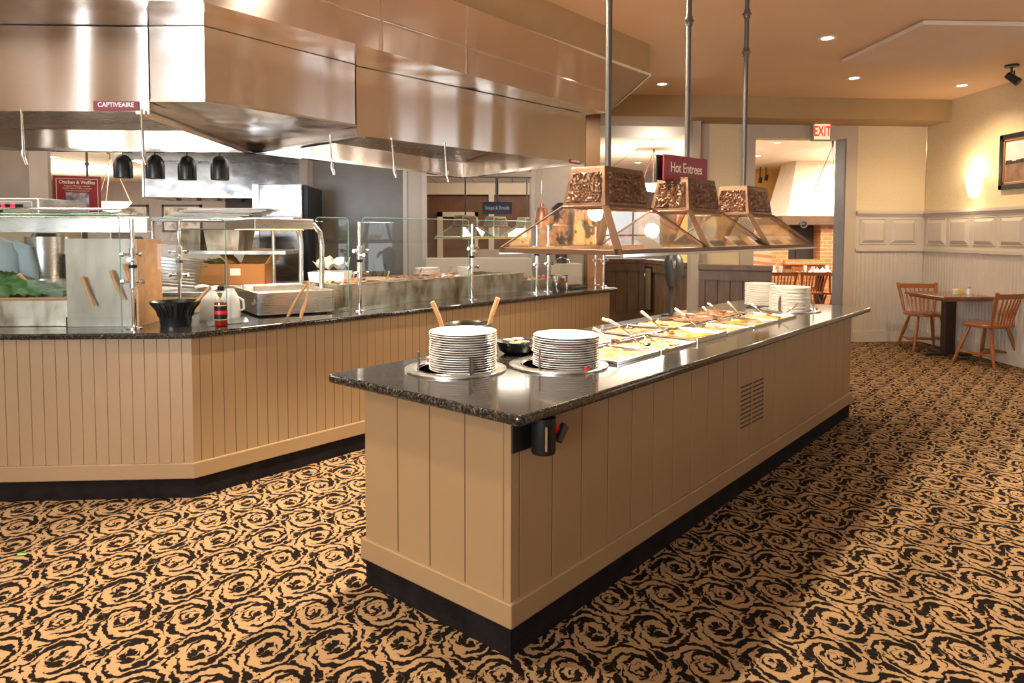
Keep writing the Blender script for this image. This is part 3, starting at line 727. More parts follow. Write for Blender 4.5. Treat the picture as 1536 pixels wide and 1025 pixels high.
# ================================================================== island buffet counter
BZ0, BZ1, SB, ST = .1186, .2121, .895, .935
IL, IW = 4.52, .85
def xf(m, M):
    m.v = [tuple(M @ Vector(p)) for p in m.v]; return m
def merge(a, b): n = len(a.v); a.v += b.v; a.f += [tuple(i+n for i in f) for f in b.f]; return a
RZ90 = Matrix.Rotation(-PI/2, 4, 'Z')
isl = thing('buffet_island', 'tan panelled free-standing buffet island with black granite top in the foreground', 'buffet counter', (-.0024, 2.4988, 0), AI)
m = MB().grooved(IL, BZ1-.01, SB, .05, .2025, .007, .006)                      # long side, faces the camera right
short = MB().grooved(IW, BZ1-.01, SB, .02, .2, .007, .006)                      # short side
short = MB()
short.grooved(IW, BZ1-.01, SB, IW-.631, .1985, .007, .006)
xf(short, Matrix.Translation((0, IW, 0)) @ RZ90); merge(m, short)
back = MB().grooved(IL, BZ1-.01, SB, .05, .2025, .007, .006); xf(back, Matrix.Translation((IL, IW, 0)) @ Matrix.Rotation(PI, 4, 'Z')); merge(m, back)
end = MB().grooved(IW, BZ1-.01, SB, .2, .2, .007, .006); xf(end, Matrix.Translation((IL, 0, 0)) @ Matrix.Rotation(PI/2, 4, 'Z')); merge(m, end)
m.box(.012, IL-.012, .012, IW-.012, BZ1-.01, SB-.001)
m.build('side_panels', TAN, isl)
g = MB()  # dark strips that paint the shade deep in the board grooves
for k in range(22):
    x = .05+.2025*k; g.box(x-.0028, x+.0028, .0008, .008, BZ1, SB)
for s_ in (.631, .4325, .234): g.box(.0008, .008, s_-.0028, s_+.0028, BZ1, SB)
g.build('groove_shade_lines', GROOVE, isl)
bb = MB().prism([(-.018, -.018), (IL+.018, -.018), (IL+.018, IW+.018), (-.018, IW+.018)], BZ0, BZ1)
bb.build('base_moulding', TAN, isl, bevel=.006, seg=3)
MB().box(0, IL, 0, IW, 0, BZ0).build('toe_kick', KICK, isl)
top = MB(); x0, x1, y0, y1 = -.067, IL+.235, -.1, 1.045
c = .02
top.prism([(x0+c, y0), (x1-c, y0), (x1, y0+c), (x1, y1-c), (x1-c, y1), (x0+c, y1), (x0, y1-c), (x0, y0+c)], SB, ST)
top.build('granite_top', GRANITE, isl, bevel=.014, seg=4)
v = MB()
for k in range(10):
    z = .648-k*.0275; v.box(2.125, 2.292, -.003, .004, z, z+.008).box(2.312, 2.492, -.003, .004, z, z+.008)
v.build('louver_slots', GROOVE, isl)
# belt barrier reel fixed under the counter corner
p = P(ISL, .075, -.005, 0)
t = thing('belt_barrier_reel', 'black belt barrier cassette with red tape fixed under the near corner of the island top', 'barrier reel', (p.x, p.y, .80), AI)
MB().box(-.075, .10, -.006, -.001, -.03, .092).build('mounting_plate', BLACKP, t)
MB().lathe([(.0, -.045), (.043, -.045), (.046, -.035), (.046, .09), (0, .09)], (.045, -.052, 0), n=28).build('cassette', BLACKP, t, smooth=True)
MB().slab([(.09, -.055, -.005), (.135, -.060, .030), (.118, -.06, .05), (.088, -.055, .068), ], (0, -1, 0), .002).build('red_tape', REDB, t)
MB().box(-.016, .016, -.012, .012, -.036, .036, Matrix.Translation((.140, -.065, .012)) @ Matrix.Rotation(math.radians(42), 4, 'Y')).build('tape_clip', mat('clip_grey', (.03, .03, .035), .5), t, bevel=.003)
MB().box(-.002, .004, -.102, -.096, -.02, .07).build('slot_cover', CHROME, t)

# ================================================================== left counter, frontal run + diagonal run
LB, LT = .955, .99
DL, LLn = 4.50, 6.0
cnt = thing('buffet_counter', 'long tan beadboard serving counter with black granite top, bent at an angle below the hoods', 'buffet counter', (0, 0, 0))
def run(Fm, L, x0, first, pitch):
    m = MB().grooved(L, BZ1-.01, LB, first, pitch, .005, .004, x0=x0); return xf(m, Fm)
m = run(CTD, DL, 0, .048, .0722)
merge(m, run(CTL, LLn, -LLn, LLn-.0722*int(LLn/.0722)-.062+.0722, .0714))
en = MB().grooved(.75, BZ1-.01, LB, .05, .0722, .005, .004); xf(en, CTD @ Matrix.Translation((DL, 0, 0)) @ Matrix.Rotation(PI/2, 4, 'Z')); merge(m, en)
def offs(d1, d2, e=0):
    """xy of the bent outline at distance d from the front (positive = behind)"""
    c0 = Vector((-1.8834, 4.0589)); a = Vector((math.cos(AL), math.sin(AL))); b = Vector((math.cos(AC), math.sin(AC)))
    na = Vector((-a.y, a.x)); nb = Vector((-b.y, b.x))
    den = a.x*b.y-a.y*b.x
    def corner(d):
        A = c0+na*d; B = c0+nb*d; w_ = B-A; s = (w_.x*b.y-w_.y*b.x)/den
        return A+a*s
    f = [c0+na*d1-a*LLn, corner(d1), c0+nb*d1+b*(DL+e), c0+nb*d2+b*(DL+e), corner(d2), c0+na*d2-a*LLn]
    return [tuple(q) for q in f]
m.prism(offs(.01, .78, -.02), BZ1-.01, LB-.001)
m.build('beadboard_panels', TAN, cnt)
g = MB(); gg = MB()  # dark strips in the bead grooves, their shade put into colour
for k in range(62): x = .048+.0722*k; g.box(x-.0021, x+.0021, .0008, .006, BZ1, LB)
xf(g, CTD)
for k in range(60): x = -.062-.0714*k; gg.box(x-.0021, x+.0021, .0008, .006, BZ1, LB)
xf(gg, CTL); merge(g, gg); g.build('groove_shade_lines', GROOVE, cnt)
MB().prism(offs(-.018, .79, .018), BZ0, BZ1).build('base_moulding', TAN, cnt, bevel=.005)
MB().prism(offs(0.0, .78, 0), 0, BZ0).build('toe_kick', KICK, cnt)
MB().prism(offs(-.045, 1.02, .10), LB, LT).build('granite_top', GRANITE, cnt, bevel=.012, seg=3)

# ================================================================== plates
PR = .155
plate_prof = [(0, .004), (.095, .004), (.10, .0), (.108, .0), (.112, .004), (.146, .0155), (.153, .0170), (.1555, .0192), (.153, .0215), (.146, .0205), (.112, .0105), (.098, .008), (0, .008)]
def plate_stack(cx, cy, z0, n, dz, R, label, group, top_label, jit=.0025):
    t0 = MB().lathe([(r*R/.155, z) for r, z in plate_prof], n=48).build('dinner_plate', PLATE, smooth=True)
    for k in range(n):
        o = t0 if k == 0 else t0.copy()
        if k: COL.objects.link(o)
        o.location = (cx+random.uniform(-jit, jit), cy+random.uniform(-jit, jit), z0+k*dz)
        o.rotation_euler = (random.uniform(-.006, .006), random.uniform(-.006, .006), random.random()*6)
        tag(o, top_label if k == n-1 else label, 'plate', group)
def dispenser(cx, cy, R, r, label, pegs):
    t = thing('plate_dispenser', label, 'plate dispenser', (cx, cy, ST), AI)
    MB().ring([(r, .004), (R-.012, .012), (R, .008), (R, .001), (R-.004, .0), (r, .0)], n=56).build('steel_ring', STEEL2, t, smooth=True)
    MB().ring([(r+.002, .004), (r+.006, .010), (r+.012, .006), (r+.004, .001)], n=56).build('inner_lip', CHROME, [c for c in t.children][0], smooth=True)
    MB().lathe([(0, .0005), (r, .0005)], n=40).build('well', mat('dark_well_brown', (.03, .02, .013), .3, .6) if 'dark_well_brown' not in MATS else MATS['dark_well_brown'], t)
    for k, (a, h, typ) in enumerate(pegs):
        rr = r+.008
        x, y = rr*math.cos(a), rr*math.sin(a)
        if typ == 'blade':
            MB().box(-.005, .005, -.002, .012, 0, h, Matrix.Translation((x, y, 0)) @ Matrix.Rotation(a+PI/2, 4, 'Z')).slab([(x, y, .01), (x+.02*math.cos(a), y+.02*math.sin(a), .02), (x+.026*math.cos(a), y+.026*math.sin(a), h*.5), (x+.014*math.cos(a), y+.014*math.sin(a), h*.85), (x, y, h)], (-math.sin(a), math.cos(a), 0), .008).build('guide_blade', IRON, t)
        elif typ == 'red': MB().lathe([(0, .0), (.009, .0), (.009, .016), (0, .02)], (x+.03*math.cos(a), y+.03*math.sin(a), .008), n=14).build('indicator_lamp', REDB, t)
        elif typ == 'knob': MB().cyl((x+.03*math.cos(a), y+.03*math.sin(a), .008), (x+.03*math.cos(a), y+.03*math.sin(a), .032), .008, n=12).build('switch_knob', IRON, t)
        else: MB().cyl((x, y, 0), (x, y, h), .0045, n=10).build('guide_post', IRON, t, smooth=True)
    return t
c1 = (-.263, 3.238); c2 = (.226, 3.345)
def la(px, py, c): return math.atan2(py-c[1], px-c[0])-AI
dispenser(c1[0], c1[1], .238, .172, 'round steel plate dispenser ring holding the taller stack nearest the island corner',
          [(la(-.42, 3.17, c1), .095, 'post'), (la(-.17, 3.05, c1), .085, 'blade'), (la(-.42, 3.32, c1), 0, 'knob'), (la(-.39, 3.37, c1), 0, 'red')])
dispenser(c2[0], c2[1], .240, .172, 'round steel plate dispenser ring holding the lower stack beside the food wells',
          [(la(.12, 3.18, c2), .10, 'post'), (la(.40, 3.28, c2), .13, 'post'), (la(.36, 3.22, c2), 0, 'knob'), (la(.33, 3.19, c2), 0, 'red')])
plate_stack(-.228, 3.235, ST-.01, 17, .0108, .158, 'white dinner plate in the taller stack nearest the island corner', 'plates in the taller near stack', 'topmost white plate of the taller stack nearest the island corner')
plate_stack(.262, 3.345, ST-.01, 14, .0108, .160, 'white dinner plate in the lower second stack beside the food wells', 'plates in the lower near stack', 'topmost white plate of the lower second stack beside the food wells')
c3 = (2.33, 5.80); c4 = (2.19, 6.14)
dispenser(c3[0], c3[1], .24, .172, 'round steel plate dispenser ring holding the front stack at the far island end', [(la(2.12, 5.62, c3), .13, 'blade'), (la(2.5, 5.7, c3), .1, 'post'), (la(2.53, 5.76, c3), 0, 'red')])
plate_stack(2.325, 5.80, ST-.01, 20, .0100, .162, 'white dinner plate in the front stack at the far island end', 'plates in the front far stack', 'topmost white plate of the front stack at the far island end')
plate_stack(2.195, 6.13, ST+.001, 21, .0092, .130, 'small white plate in the rear stack at the far island end', 'small plates in the rear far stack', 'topmost small white plate of the rear stack at the far island end')

# ------------------------------------------------------------------ crock with two wooden handled utensils behind the first stack
bx, by = -.225, 3.62
t = thing('black_crock', 'black serving crock mostly hidden behind the taller plate stack', 'crock', (bx, by, ST))
MB().ring([(.085, 0), (.105, .06), (.118, .155), (.125, .165), (.118, .168), (.108, .155), (.09, .012), (.0, .012), (0, 0)], n=36).build('crock_body', BLACKM, t, smooth=True)
for (u0, v0, u1, v1), lb in zip(((648, 453, 663, 490), (747, 447, 733, 490)), ('left wooden utensil handle sticking up behind the taller plate stack', 'right wooden utensil handle sticking up behind the taller plate stack')):
    a = at_depth(u0, v0, by-.02); b = at_depth(u1, v1, by-.01)
    d = (a-b); q = b-d*.35
    o = MB().tube([q, b, b+d*.5+Vector((.004 if u0 < 700 else -.004, 0, .0)), a], [.010, .011, .012, .013], n=10).build('serving_utensil', WOODU, smooth=True)
    tag(o, lb, 'utensil', 'wooden handled utensils behind the plates')
# black bowl with white cups
t = thing('black_bowl', 'low black bowl of white cups between the two near plate stacks', 'bowl', (.02, 3.66, ST))
MB().ring([(.055, 0), (.085, .02), (.103, .065), (.106, .07), (.101, .07), (.08, .026), (.05, .008), (0, .008), (0, 0)], n=36).build('bowl_body', BLACKM, t, smooth=True)
for k, (x, y, z, lb) in enumerate(((-.035, .0, .03, 'white ramekin in the black bowl, left one'), (.012, .03, .03, 'white ramekin in the black bowl, rear one'), (.04, -.02, .022, 'white ramekin in the black bowl, right front one'), (.0, -.045, .02, 'white ramekin in the black bowl, middle front one'))):
    o = MB().ring([(.024, 0), (.031, .045), (.033, .047), (.028, .046), (.022, .006), (0, .006), (0, 0)], n=24).build('ramekin', PLATE, smooth=True)
    o.location = (.02+x, 3.66+y, ST+z); tag(o, lb, 'cup', 'white cups in the black bowl')

# ================================================================== hot food pans
pan0 = None
def food_pan(t0, s0, w, d, food, label, lift=.0, fill=-.014):
    o = thing('food_pan', label, 'food pan', tuple(P(ISL, t0, s0, ST)), AI, 'steel pans set in the island hot wells')
    r = .018
    rim = MB()
    zt = .016+lift
    O_ = [(0, 0), (w, 0), (w, d), (0, d)]; I_ = [(r, r), (w-r, r), (w-r, d-r), (r, d-r)]; B_ = [(r+.012, r+.012), (w-r-.012, r+.012), (w-r-.012, d-r-.012), (r+.012, d-r-.012)]
    vs = [(x, y, .001) for x, y in O_]+[(x, y, zt) for x, y in O_]+[(x, y, zt) for x, y in I_]+[(x, y, zt-.02) for x, y in B_]
    fs = []
    for k in range(3): fs += [(k*4+i, k*4+(i+1) % 4, k*4+4+(i+1) % 4, k*4+4+i) for i in range(4)]
    rim.add(vs, fs); rim.build('pan_rim', CHROME, o, bevel=.002)
    sd = random.random()*50
    amp = .012 if food not in ('gold', 'cream') else .005
    fd = MB().grid(r+.004, w-r-.004, r+.004, d-r-.004, 26, 20, lambda x, y: zt+fill+amp*noise.noise(Vector((x*38+sd, y*38, sd)))+.010*noise.noise(Vector((x*9+sd, y*9, 3))))
    fd.build('food', FOODS[food], o, smooth=True)
    return o
front = ['orange', 'orange', 'gold', 'brown', 'gold', 'yellow']; rear = ['orange', 'cream', 'brown', 'yellow', 'red', 'brown']
pl = .435
desc = {'orange': 'orange glazed food', 'gold': 'golden mashed food', 'brown': 'browned roast food', 'yellow': 'yellow casserole', 'cream': 'creamy pale food', 'red': 'red sauced food'}
ordn = ['nearest', 'second', 'third', 'fourth', 'fifth', 'farthest']
for k in range(6):
    t0 = .985+k*pl
    food_pan(t0, .155, pl-.015, .345, front[k], 'steel pan of %s, %s from the near plates in the aisle-side row' % (desc[front[k]], ordn[k]), lift=.0 if k != 2 else .012)
    food_pan(t0-.03, .525, pl-.015, .335, rear[k], 'steel pan of %s, %s from the near plates in the kitchen-side row' % (desc[rear[k]], ordn[k]))
# serving spoons, each resting in a pan with its handle up
for k, (u0, v0, u1, v1) in enumerate(((889, 492, 915, 511), (903, 478, 962, 517), (961, 467, 998, 499), (1012, 463, 1046, 490), (1053, 460, 1070, 478), (1061, 455, 1078, 468), (1091, 453, 1108, 471), (1126, 456, 1146, 471), (1196, 457, 1172, 476))):
    b = at_height(u1, v1, ST+.022); a = at_depth(u0, v0, b.y+.05)
    d = a-b; t = thing('serving_spoon', 'steel serving spoon resting in a food pan, %s from the near plates' % ('first', 'second', 'third', 'fourth', 'fifth', 'sixth', 'seventh', 'eighth', 'last')[k], 'spoon', tuple(b), group='serving spoons in the island pans')
    arch = Vector((0, 0, .02)) if k == 1 else Vector((0, 0, .004))
    MB().tube([Vector((0, 0, .002)), d*.3+arch*.8, d*.65+arch, d*.85+arch*.7], .0045, n=8).build('shaft', CHROME, t, smooth=True)
    MB().tube([d*.55+arch, d*.8+arch*.8, d*.97, d], [.007, .010, .010, .007], n=10).build('handle', STEEL2, t, smooth=True)
    bw = MB(); dn = Vector((d.x, d.y, 0)).normalized()
    q = -dn*.035
    bw.lathe([(0, -.008), (.022, -.004), (.032, .006), (.030, .006), (.02, -.001), (0, -.004)], tuple(q), n=18); bw.build('spoon_bowl', CHROME, t, smooth=True)

# ================================================================== heat lamp canopy over the island
HB = 1.475                      # base frame height
T0, TP, S0, S1 = .86, .94, .085, .80
CB, CT = 1.712, 1.915
def relief_panel(quad, sub=(56, 34), seed=0.0, amp=.009, inset=.11):
    """panel of high-relief scrollwork set in a trapezoid face (quad = 4 corners, outward normal from order)"""
    a, b, c, d = [Vector(q) for q in quad]
    n = (b-a).cross(d-a).normalized()
    nx, ny = sub; vs = []
    for j in range(ny+1):
        for i in range(nx+1):
            u = inset*.75+(1-1.5*inset)*i/nx; v_ = inset+(1-2*inset)*j/ny
            p = (a*(1-u)+b*u)*(1-v_)+(d*(1-u)+c*u)*v_
            edge = min(i, nx-i, j, ny-j)
            f = .9*noise.noise(Vector((u*24+seed, v_*14, seed)))+.8*math.sin(34*u+11*noise.noise(Vector((u*6, v_*5, seed))))*math.sin(24*v_+9*noise.noise(Vector((v_*6, u*7, seed+3))))
            h = amp*max(0.0, min(1.0, .55+1.4*f))
            vs.append(p+n*((.0015+h) if edge > 0 else -.001))
    fs = [(j*(nx+1)+i, j*(nx+1)+i+1, (j+1)*(nx+1)+i+1, (j+1)*(nx+1)+i) for j in range(ny) for i in range(nx)]
    return MB().add(vs, fs)
def lamp_module(Fm, an, tc, label, sc=1.0, lights=True, zb=HB, pipe_to=3.43, group=None, couplings=(), width=TP, detail=True, glass=CGLASS, barm=None, capm=None):
    FRM = barm or FRAMEB; CPM = capm or BRONZE
    sc_ = Fm @ Vector((tc, (S0+S1)/2*1.0, zb))
    t = thing('heat_lamp_canopy', label, 'heat lamp', tuple(sc_), an, group)
    hw, hd = width/2*sc, (S1-S0)/2*sc
    cb = (CB-HB)*sc; ct = (CT-HB)*sc
    bw, bd, tw, td = .232*sc, .135*sc, .195*sc, .105*sc
    LB_ = [Vector((-hw, -hd, .02)), Vector((hw, -hd, .02)), Vector((hw, hd, .02)), Vector((-hw, hd, .02))]
    CBp = [Vector((-bw, -bd, cb)), Vector((bw, -bd, cb)), Vector((bw, bd, cb)), Vector((-bw, bd, cb))]
    CTp = [Vector((-tw, -td, ct)), Vector((tw, -td, ct)), Vector((tw, td, ct)), Vector((-tw, td, ct))]
    cap = MB(); th = .010
    for i in range(4):
        j = (i+1) % 4
        q = [CBp[i], CBp[j], CTp[j], CTp[i]]; nn = -(q[1]-q[0]).cross(q[3]-q[0]).normalized()
        cap.slab(q, nn, .006)
    cap.slab(CTp, (0, 0, 1), .006)
    capo = cap.build('cap', CPM, t, bevel=.002)
    if detail:
        for i in range(4):
            j = (i+1) % 4
            relief_panel([CBp[i], CBp[j], CTp[j], CTp[i]], seed=tc*3+i*7.1).build('scroll_relief', CPM, capo, smooth=True)
    lip = MB()
    e = .006
    for i in range(4):
        j = (i+1) % 4; lip.tube([CBp[i]*1.0, CBp[j]*1.0], .008*sc, n=6)
    lip.build('cap_lip', FRAMEB, capo)
    # base frame, corner bars, panes
    fr = MB(); w_ = .017*sc
    fr.box(-hw, hw, -hd-w_, -hd+w_, -.004, .022).box(-hw, hw, hd-w_, hd+w_, -.004, .022).box(-hw, -hw+w_, -hd, hd, -.004, .02).box(hw-w_, hw, -hd, hd, -.004, .02)
    fr.build('base_frame', FRM, t)
    if detail:
        MB().box(-hw-.0, hw+.0, -hd-w_-.012, -hd-w_+.002, -.012, .002).box(-hw, hw, hd+w_-.002, hd+w_+.012, -.012, .002).build('edge_channel', CHROME, t)
    for i in range(4):
        p, q = LB_[i], CBp[i]
        out = Vector((LB_[i].x, LB_[i].y, 0)).normalized()
        side = Vector((-out.y, out.x, 0))
        wd_ = .019*sc
        MB().slab([p-side*wd_, p+side*wd_, q+side*wd_*.9, q-side*wd_*.9], (out*.4+Vector((0, 0, .8))), .006).build('corner_bar', FRM, t)
        j = (i+1) % 4
        q4 = [LB_[i]*.995, LB_[j]*.995, CBp[j]*.98, CBp[i]*.98]
        nn = (q4[1]-q4[0]).cross(q4[3]-q4[0]).normalized()
        MB().slab(q4, -nn, .005).build('glass_pane', glass, t)
    # lamps inside the cap
    bl = MB()
    for x, y in ((-.17*sc, -.085*sc), (.14*sc, .06*sc)): bl.lathe([(0, cb+.012*sc), (.020*sc, cb+.020*sc), (.024*sc, cb+.04*sc), (.02*sc, cb+.07*sc), (0, cb+.08*sc)], (x, y, 0), n=18)
    bl.build('heat_bulb', BULB, t, smooth=True)
    MB().cyl((0, 0, ct), (0, 0, pipe_to-zb), .0165*sc, n=18).build('hanger_pipe', IRON, t, smooth=True)
    if couplings:
        for z in couplings: MB().lathe([(0, -.03), (.022, -.03), (.024, -.012), (.034, 0), (.024, .012), (.022, .03), (0, .03)], (0, 0, z-zb), n=18).build('pipe_coupling', IRON, t, smooth=True)
    if lights:
        w0 = Fm @ Vector((tc, (S0+S1)/2, zb+cb-.012))
        L = lamp('AREA', tuple(w0), LAMPW*sc if sc == 1 else 12, (1.0, .83, .58), .34, None, size_y=.2, name='heat_lamp_light'); L.rotation_euler = (0, 0, an)
    return t
LAMPW = 26
tcs = [T0+TP*(k+.5) for k in range(3)]
lbs = ['embossed bronze and glass heat lamp canopy nearest the camera', 'middle embossed bronze and glass heat lamp canopy, behind the Hot Entrees sign', 'farthest embossed bronze and glass heat lamp canopy, nearest the doorway']
for k in range(3):
    lamp_module(ISL, AI, tcs[k], lbs[k], group='heat lamp canopies over the island', couplings=((), (2.93,), (2.92, 3.2))[k])
# food name cards standing on the frame inside the glass
cards = [(0.30, -1), (1.08, -1), (1.42, -1), (1.78, -1), (2.08, -1), (2.42, -1)]
for k, (dt, s) in enumerate(cards):
    p = P(ISL, T0+dt+.12, S0+.035, HB+.022)
    t = thing('food_name_card', 'small angled food name card on the canopy frame, %s from the near end' % ('first', 'second', 'third', 'fourth', 'fifth', 'sixth')[k], 'card', tuple(p), AI, 'food name cards on the canopy frame')
    MB().slab([(-.085, 0, 0), (.085, 0, 0), (.06, .07, .06), (-.11, .07, .06)], (0, -1, 1), .003).build('card_back', PAPER, t)
    if k: MB().slab([(-.075, -.004, .006), (.078, -.004, .006), (.066, .025, .033), (-.087, .025, .033)], (0, -1, 1), .004).build('card_face', BLACKP, t)
# Hot Entrees sign: two boards back to back
sy = 4.42
a = at_depth(995, 247, 4.30); b = at_depth(1060, 257, 4.62)
an = math.atan2(b.y-a.y, b.x-a.x)
def sign_board(cx, cy, zc, an, w, h, m, label, body, size, sxx, yoff=0.0, back=True, lm=None):
    t = thing('hanging_sign', label, 'sign', (cx, cy, zc), an)
    MB().box(-w/2, w/2, -.006, .006, -h/2, h/2).build('board', m, t, bevel=.002)
    if back:
        MB().box(-w/2, w/2, .045, .055, -h/2, h/2).build('rear_board', BLACKP, t, bevel=.002)
        MB().box(-.02, .02, .006, .045, -h/2+.02, h/2-.02).box(-.012, .012, .01, .04, -h/2-.05, -h/2+.03).build('bracket', IRON, t)
    text(body, size, lm or LETTER, t, face_M((0, -.0075, yoff), 0), 'sign_lettering', sx=sxx, ext=.0008, bold=.0006)
    return t
zc_ = (at_depth(1060, 241, b.y).z+at_depth(1060, 273, b.y).z)/2
w_ = (b-a).length
t = sign_board((a.x+b.x)/2, (a.y+b.y)/2, 1.985, an, w_, .155, RED, 'maroon Hot Entrees sign with cream letters hung above the middle heat lamp', 'Hot Entrees', .088, .80, back=True)
# black standing dispenser behind the canopy (peppermill-shaped counter stand)
p = P(ISL, 3.02, .93, ST)
t = thing('black_dispenser', 'glossy black pump dispenser on a thin black post behind the food pans', 'dispenser', tuple(p), AI)
MB().box(-.022, .022, -.01, .01, 0, .40).box(-.06, .06, -.05, .05, 0, .012).build('stand', BLACKP, t)
MB().lathe([(0, .22), (.045, .23), (.065, .30), (.075, .38), (.07, .44), (.05, .475), (0, .48)], (-.02, -.03, 0), n=24).build('dispenser_body', BLACKP, t, smooth=True)
MB().tube([(-.06, -.05, .43), (-.10, -.07, .43), (-.125, -.085, .40), (-.13, -.09, .37)], [.02, .018, .014, .01], n=10).build('spout', BLACKP, t, smooth=True)
MB().box(-.025, .01, -.04, -.01, .48, .492).build('red_cap', REDB, t)

# ================================================================== sneeze guards on the counter
def guard_post(x, y, an, label, h=.665, group='sneeze guard posts'):
    t = thing('guard_post', label, 'post', (x, y, LT), an, group)
    MB().lathe([(0, 0), (.045, 0), (.045, .006), (.02, .014), (0, .014)], n=24).build('base_flange', CHROME, t, smooth=True)
    MB().cyl((0, 0, .01), (0, 0, h), .0135, n=16).build('pole', CHROME, t, smooth=True)
    MB().cyl((0, 0, .25), (0, 0, .37), .021, n=16).cyl((0, 0, .385), (0, 0, .49), .021, n=16).build('sleeve', STEEL2, t, smooth=True)
    MB().cyl((0, 0, .368), (0, 0, .388), .023, n=16).build('dark_collar', BLACKP, t, smooth=True)
    for z in (.285, .45):
        for sx in (-1, 1):
            MB().cyl((0, 0, z), (sx*.048, -.012, z), .007, n=8).cyl((sx*.048, -.012, z), (sx*.066, -.016, z), .017, .014, n=14).build('clamp_knob', CHROME, t, smooth=True)
    MB().cyl((0, -.018, .42), (0, -.05, .42), .014, n=12).build('front_knob', CHROME, t, smooth=True)
    return t
gp = [(-2.293, 4.202, AL, 'steel sneeze guard post on the frontal counter beside the wooden block'), (-1.135, 5.174, AC, 'steel sneeze guard post right of the carving station'),
      (-.354, 6.149, AC, 'steel sneeze guard post in the middle of the diagonal counter'), (.242, 6.79, AC, 'steel sneeze guard post left of the pair near the copper lamp'),
      (.361, 6.95, AC, 'steel sneeze guard post right of the pair near the copper lamp'), (.946, 7.874, AC, 'rear steel sneeze guard post at the far counter end'),
      (1.011, 7.676, AC, 'front steel sneeze guard post at the far counter end')]
for x, y, a, lb in gp: guard_post(x, y, a, lb)
guard_post(-2.37, 4.95, AL, 'steel sneeze guard post standing behind the black fluted crock')
def pane(Fm, x0, x1, y, z0, z1, label, r=.03, mt=None):
    o = thing('sneeze_guard_pane', label, 'glass pane', tuple(P(Fm, (x0+x1)/2, y, LT)), Fm.to_euler().z, 'glass sneeze guard panes')
    w = (x1-x0)/2; a = z0-LT; b = z1-LT
    pts = [(-w, 0, a), (w, 0, a), (w, 0, b-r)]+[(w-r+r*math.cos(q), 0, b-r+r*math.sin(q)) for q in (.4, .8, 1.2, PI/2)]+[(-w+r-r*math.sin(q), 0, b-r+r*math.cos(q)) for q in (0, .4, .8, 1.2)]+[(-w, 0, b-r)]
    gs = MB().slab(pts, (0, 1, 0), .008).build('glass_sheet', mt or GLASS, o)
    e = MB()
    for i in range(len(pts)-1):
        if i == 0: continue
        e.cyl(Vector(pts[i])+Vector((0, .004, 0)), Vector(pts[i+1])+Vector((0, .004, 0)), .0034, n=6)
    e.build('polished_edge', GLASSEDGE if mt is None else CHROME, gs)
    return o
pane(CTL, -2.9, -.475, .17, LT+.004, 1.68, 'long clear glass pane in front of the salad well')
pane(CTD, -.02, .42, .39, LT+.004, 1.66, 'clear glass pane behind the black fluted crock at the counter bend')
pane(CTD, 1.00, 1.28, .22, LT+.004, 1.685, 'narrow clear glass pane between the carving station and its post')
pane(CTD, 1.385, 2.53, .19, LT+.004, 1.69, 'long clear glass pane in front of the stained steel food well')
pane(CTD, 2.64, 3.41, .19, LT+.004, 1.69, 'clear glass pane in front of the right part of the food well')
pane(CTD, 3.72, 4.52, .19, LT+.004, 1.66, 'clear glass pane at the far end of the diagonal counter')
t = thing('glass_shelf', 'thick clear glass top shelf with steel rails over the salad well', 'shelf', tuple(P(CTL, -1.7, .36, 1.685)), AL)
MB().box(-1.25, 1.25, -.17, .20, 0, .010).build('glass_sheet', GLASS, t)
MB().cyl((-1.25, -.15, .03), (1.25, -.15, .03), .008, n=8).cyl((-1.25, .17, -.01), (1.25, .17, -.01), .008, n=8).build('rail', CHROME, t, smooth=True)
MB().box(-1.25, 1.25, .12, .19, -.11, -.02).build('light_channel', STEEL2, t)

# ================================================================== salad end (frontal run)
t = thing('salad_well', 'stained steel raised salad well with an orange edge strip at the left end', 'food well', tuple(P(CTL, -1.75, .62, LT)), AL)
MB().box(-.95, .93, -.33, .35, 0, .165).build('well_box', STEELD, t, bevel=.004)
MB().box(-.96, .94, -.345, -.30, .165, .178).build('edge_strip', WOODO, t)
MB().box(.90, .925, -.36, -.33, .0, .06).build('latch', BLACKP, t)
sd = 3.1
o = MB().grid(-.60, .64, -.26, .30, 60, 34, lambda x, y: .17+.17*max(0, 1-((x-.05)/.62)**2)*max(0, 1-((y-.04)/.28)**2)+.03*noise.noise(Vector((x*14, y*14, sd)))+.02*noise.noise(Vector((x*40, y*40, sd)))).build('leafy_greens', GREEN, smooth=True)
o.matrix_world = Matrix.Translation(P(CTL, -1.75, .62, LT)) @ Matrix.Rotation(AL, 4, 'Z'); tag(o, 'heap of dark green salad leaves in the well at the left end', 'salad', kind='stuff')
t = thing('white_tub', 'small white tub standing in the salad well beside the frosted panel', 'tub', tuple(P(CTL, -.93, .60, LT+.14)), AL)
MB().ring([(.05, 0), (.065, .15), (.072, .155), (.06, .156), (.046, .006), (0, .006), (0, 0)], n=24).build('tub', WHITEP, t, smooth=True)
t = thing('dressing_bin', 'clear bluish rectangular bin of vegetables in the salad well', 'bin', tuple(P(CTL, -1.12, .62, LT+.14)), AL)
MB().box(-.10, .10, -.08, .12, 0, .06).build('vegetables', GREEN, t); MB().box(-.11, .11, -.10, .14, .0, .13).build('bin_wall', HAZY, t)
for k, (u0, v0, u1, v1) in enumerate(((28, 411, 50, 436), (58, 435, 10, 446))):
    a = at_depth(u0, v0, 4.55); b = at_depth(u1, v1, 4.60)
    tag(MB().tube([a, a*.5+b*.5+Vector((0, 0, .006)), b], [.014, .009, .008], n=8).build('salad_tongs', WOODU, smooth=True), ('upper light wooden tong handle over the salad leaves', 'lower wooden tong lying on the edge of the salad well')[k], 'tongs', 'wooden tongs in the salad well')
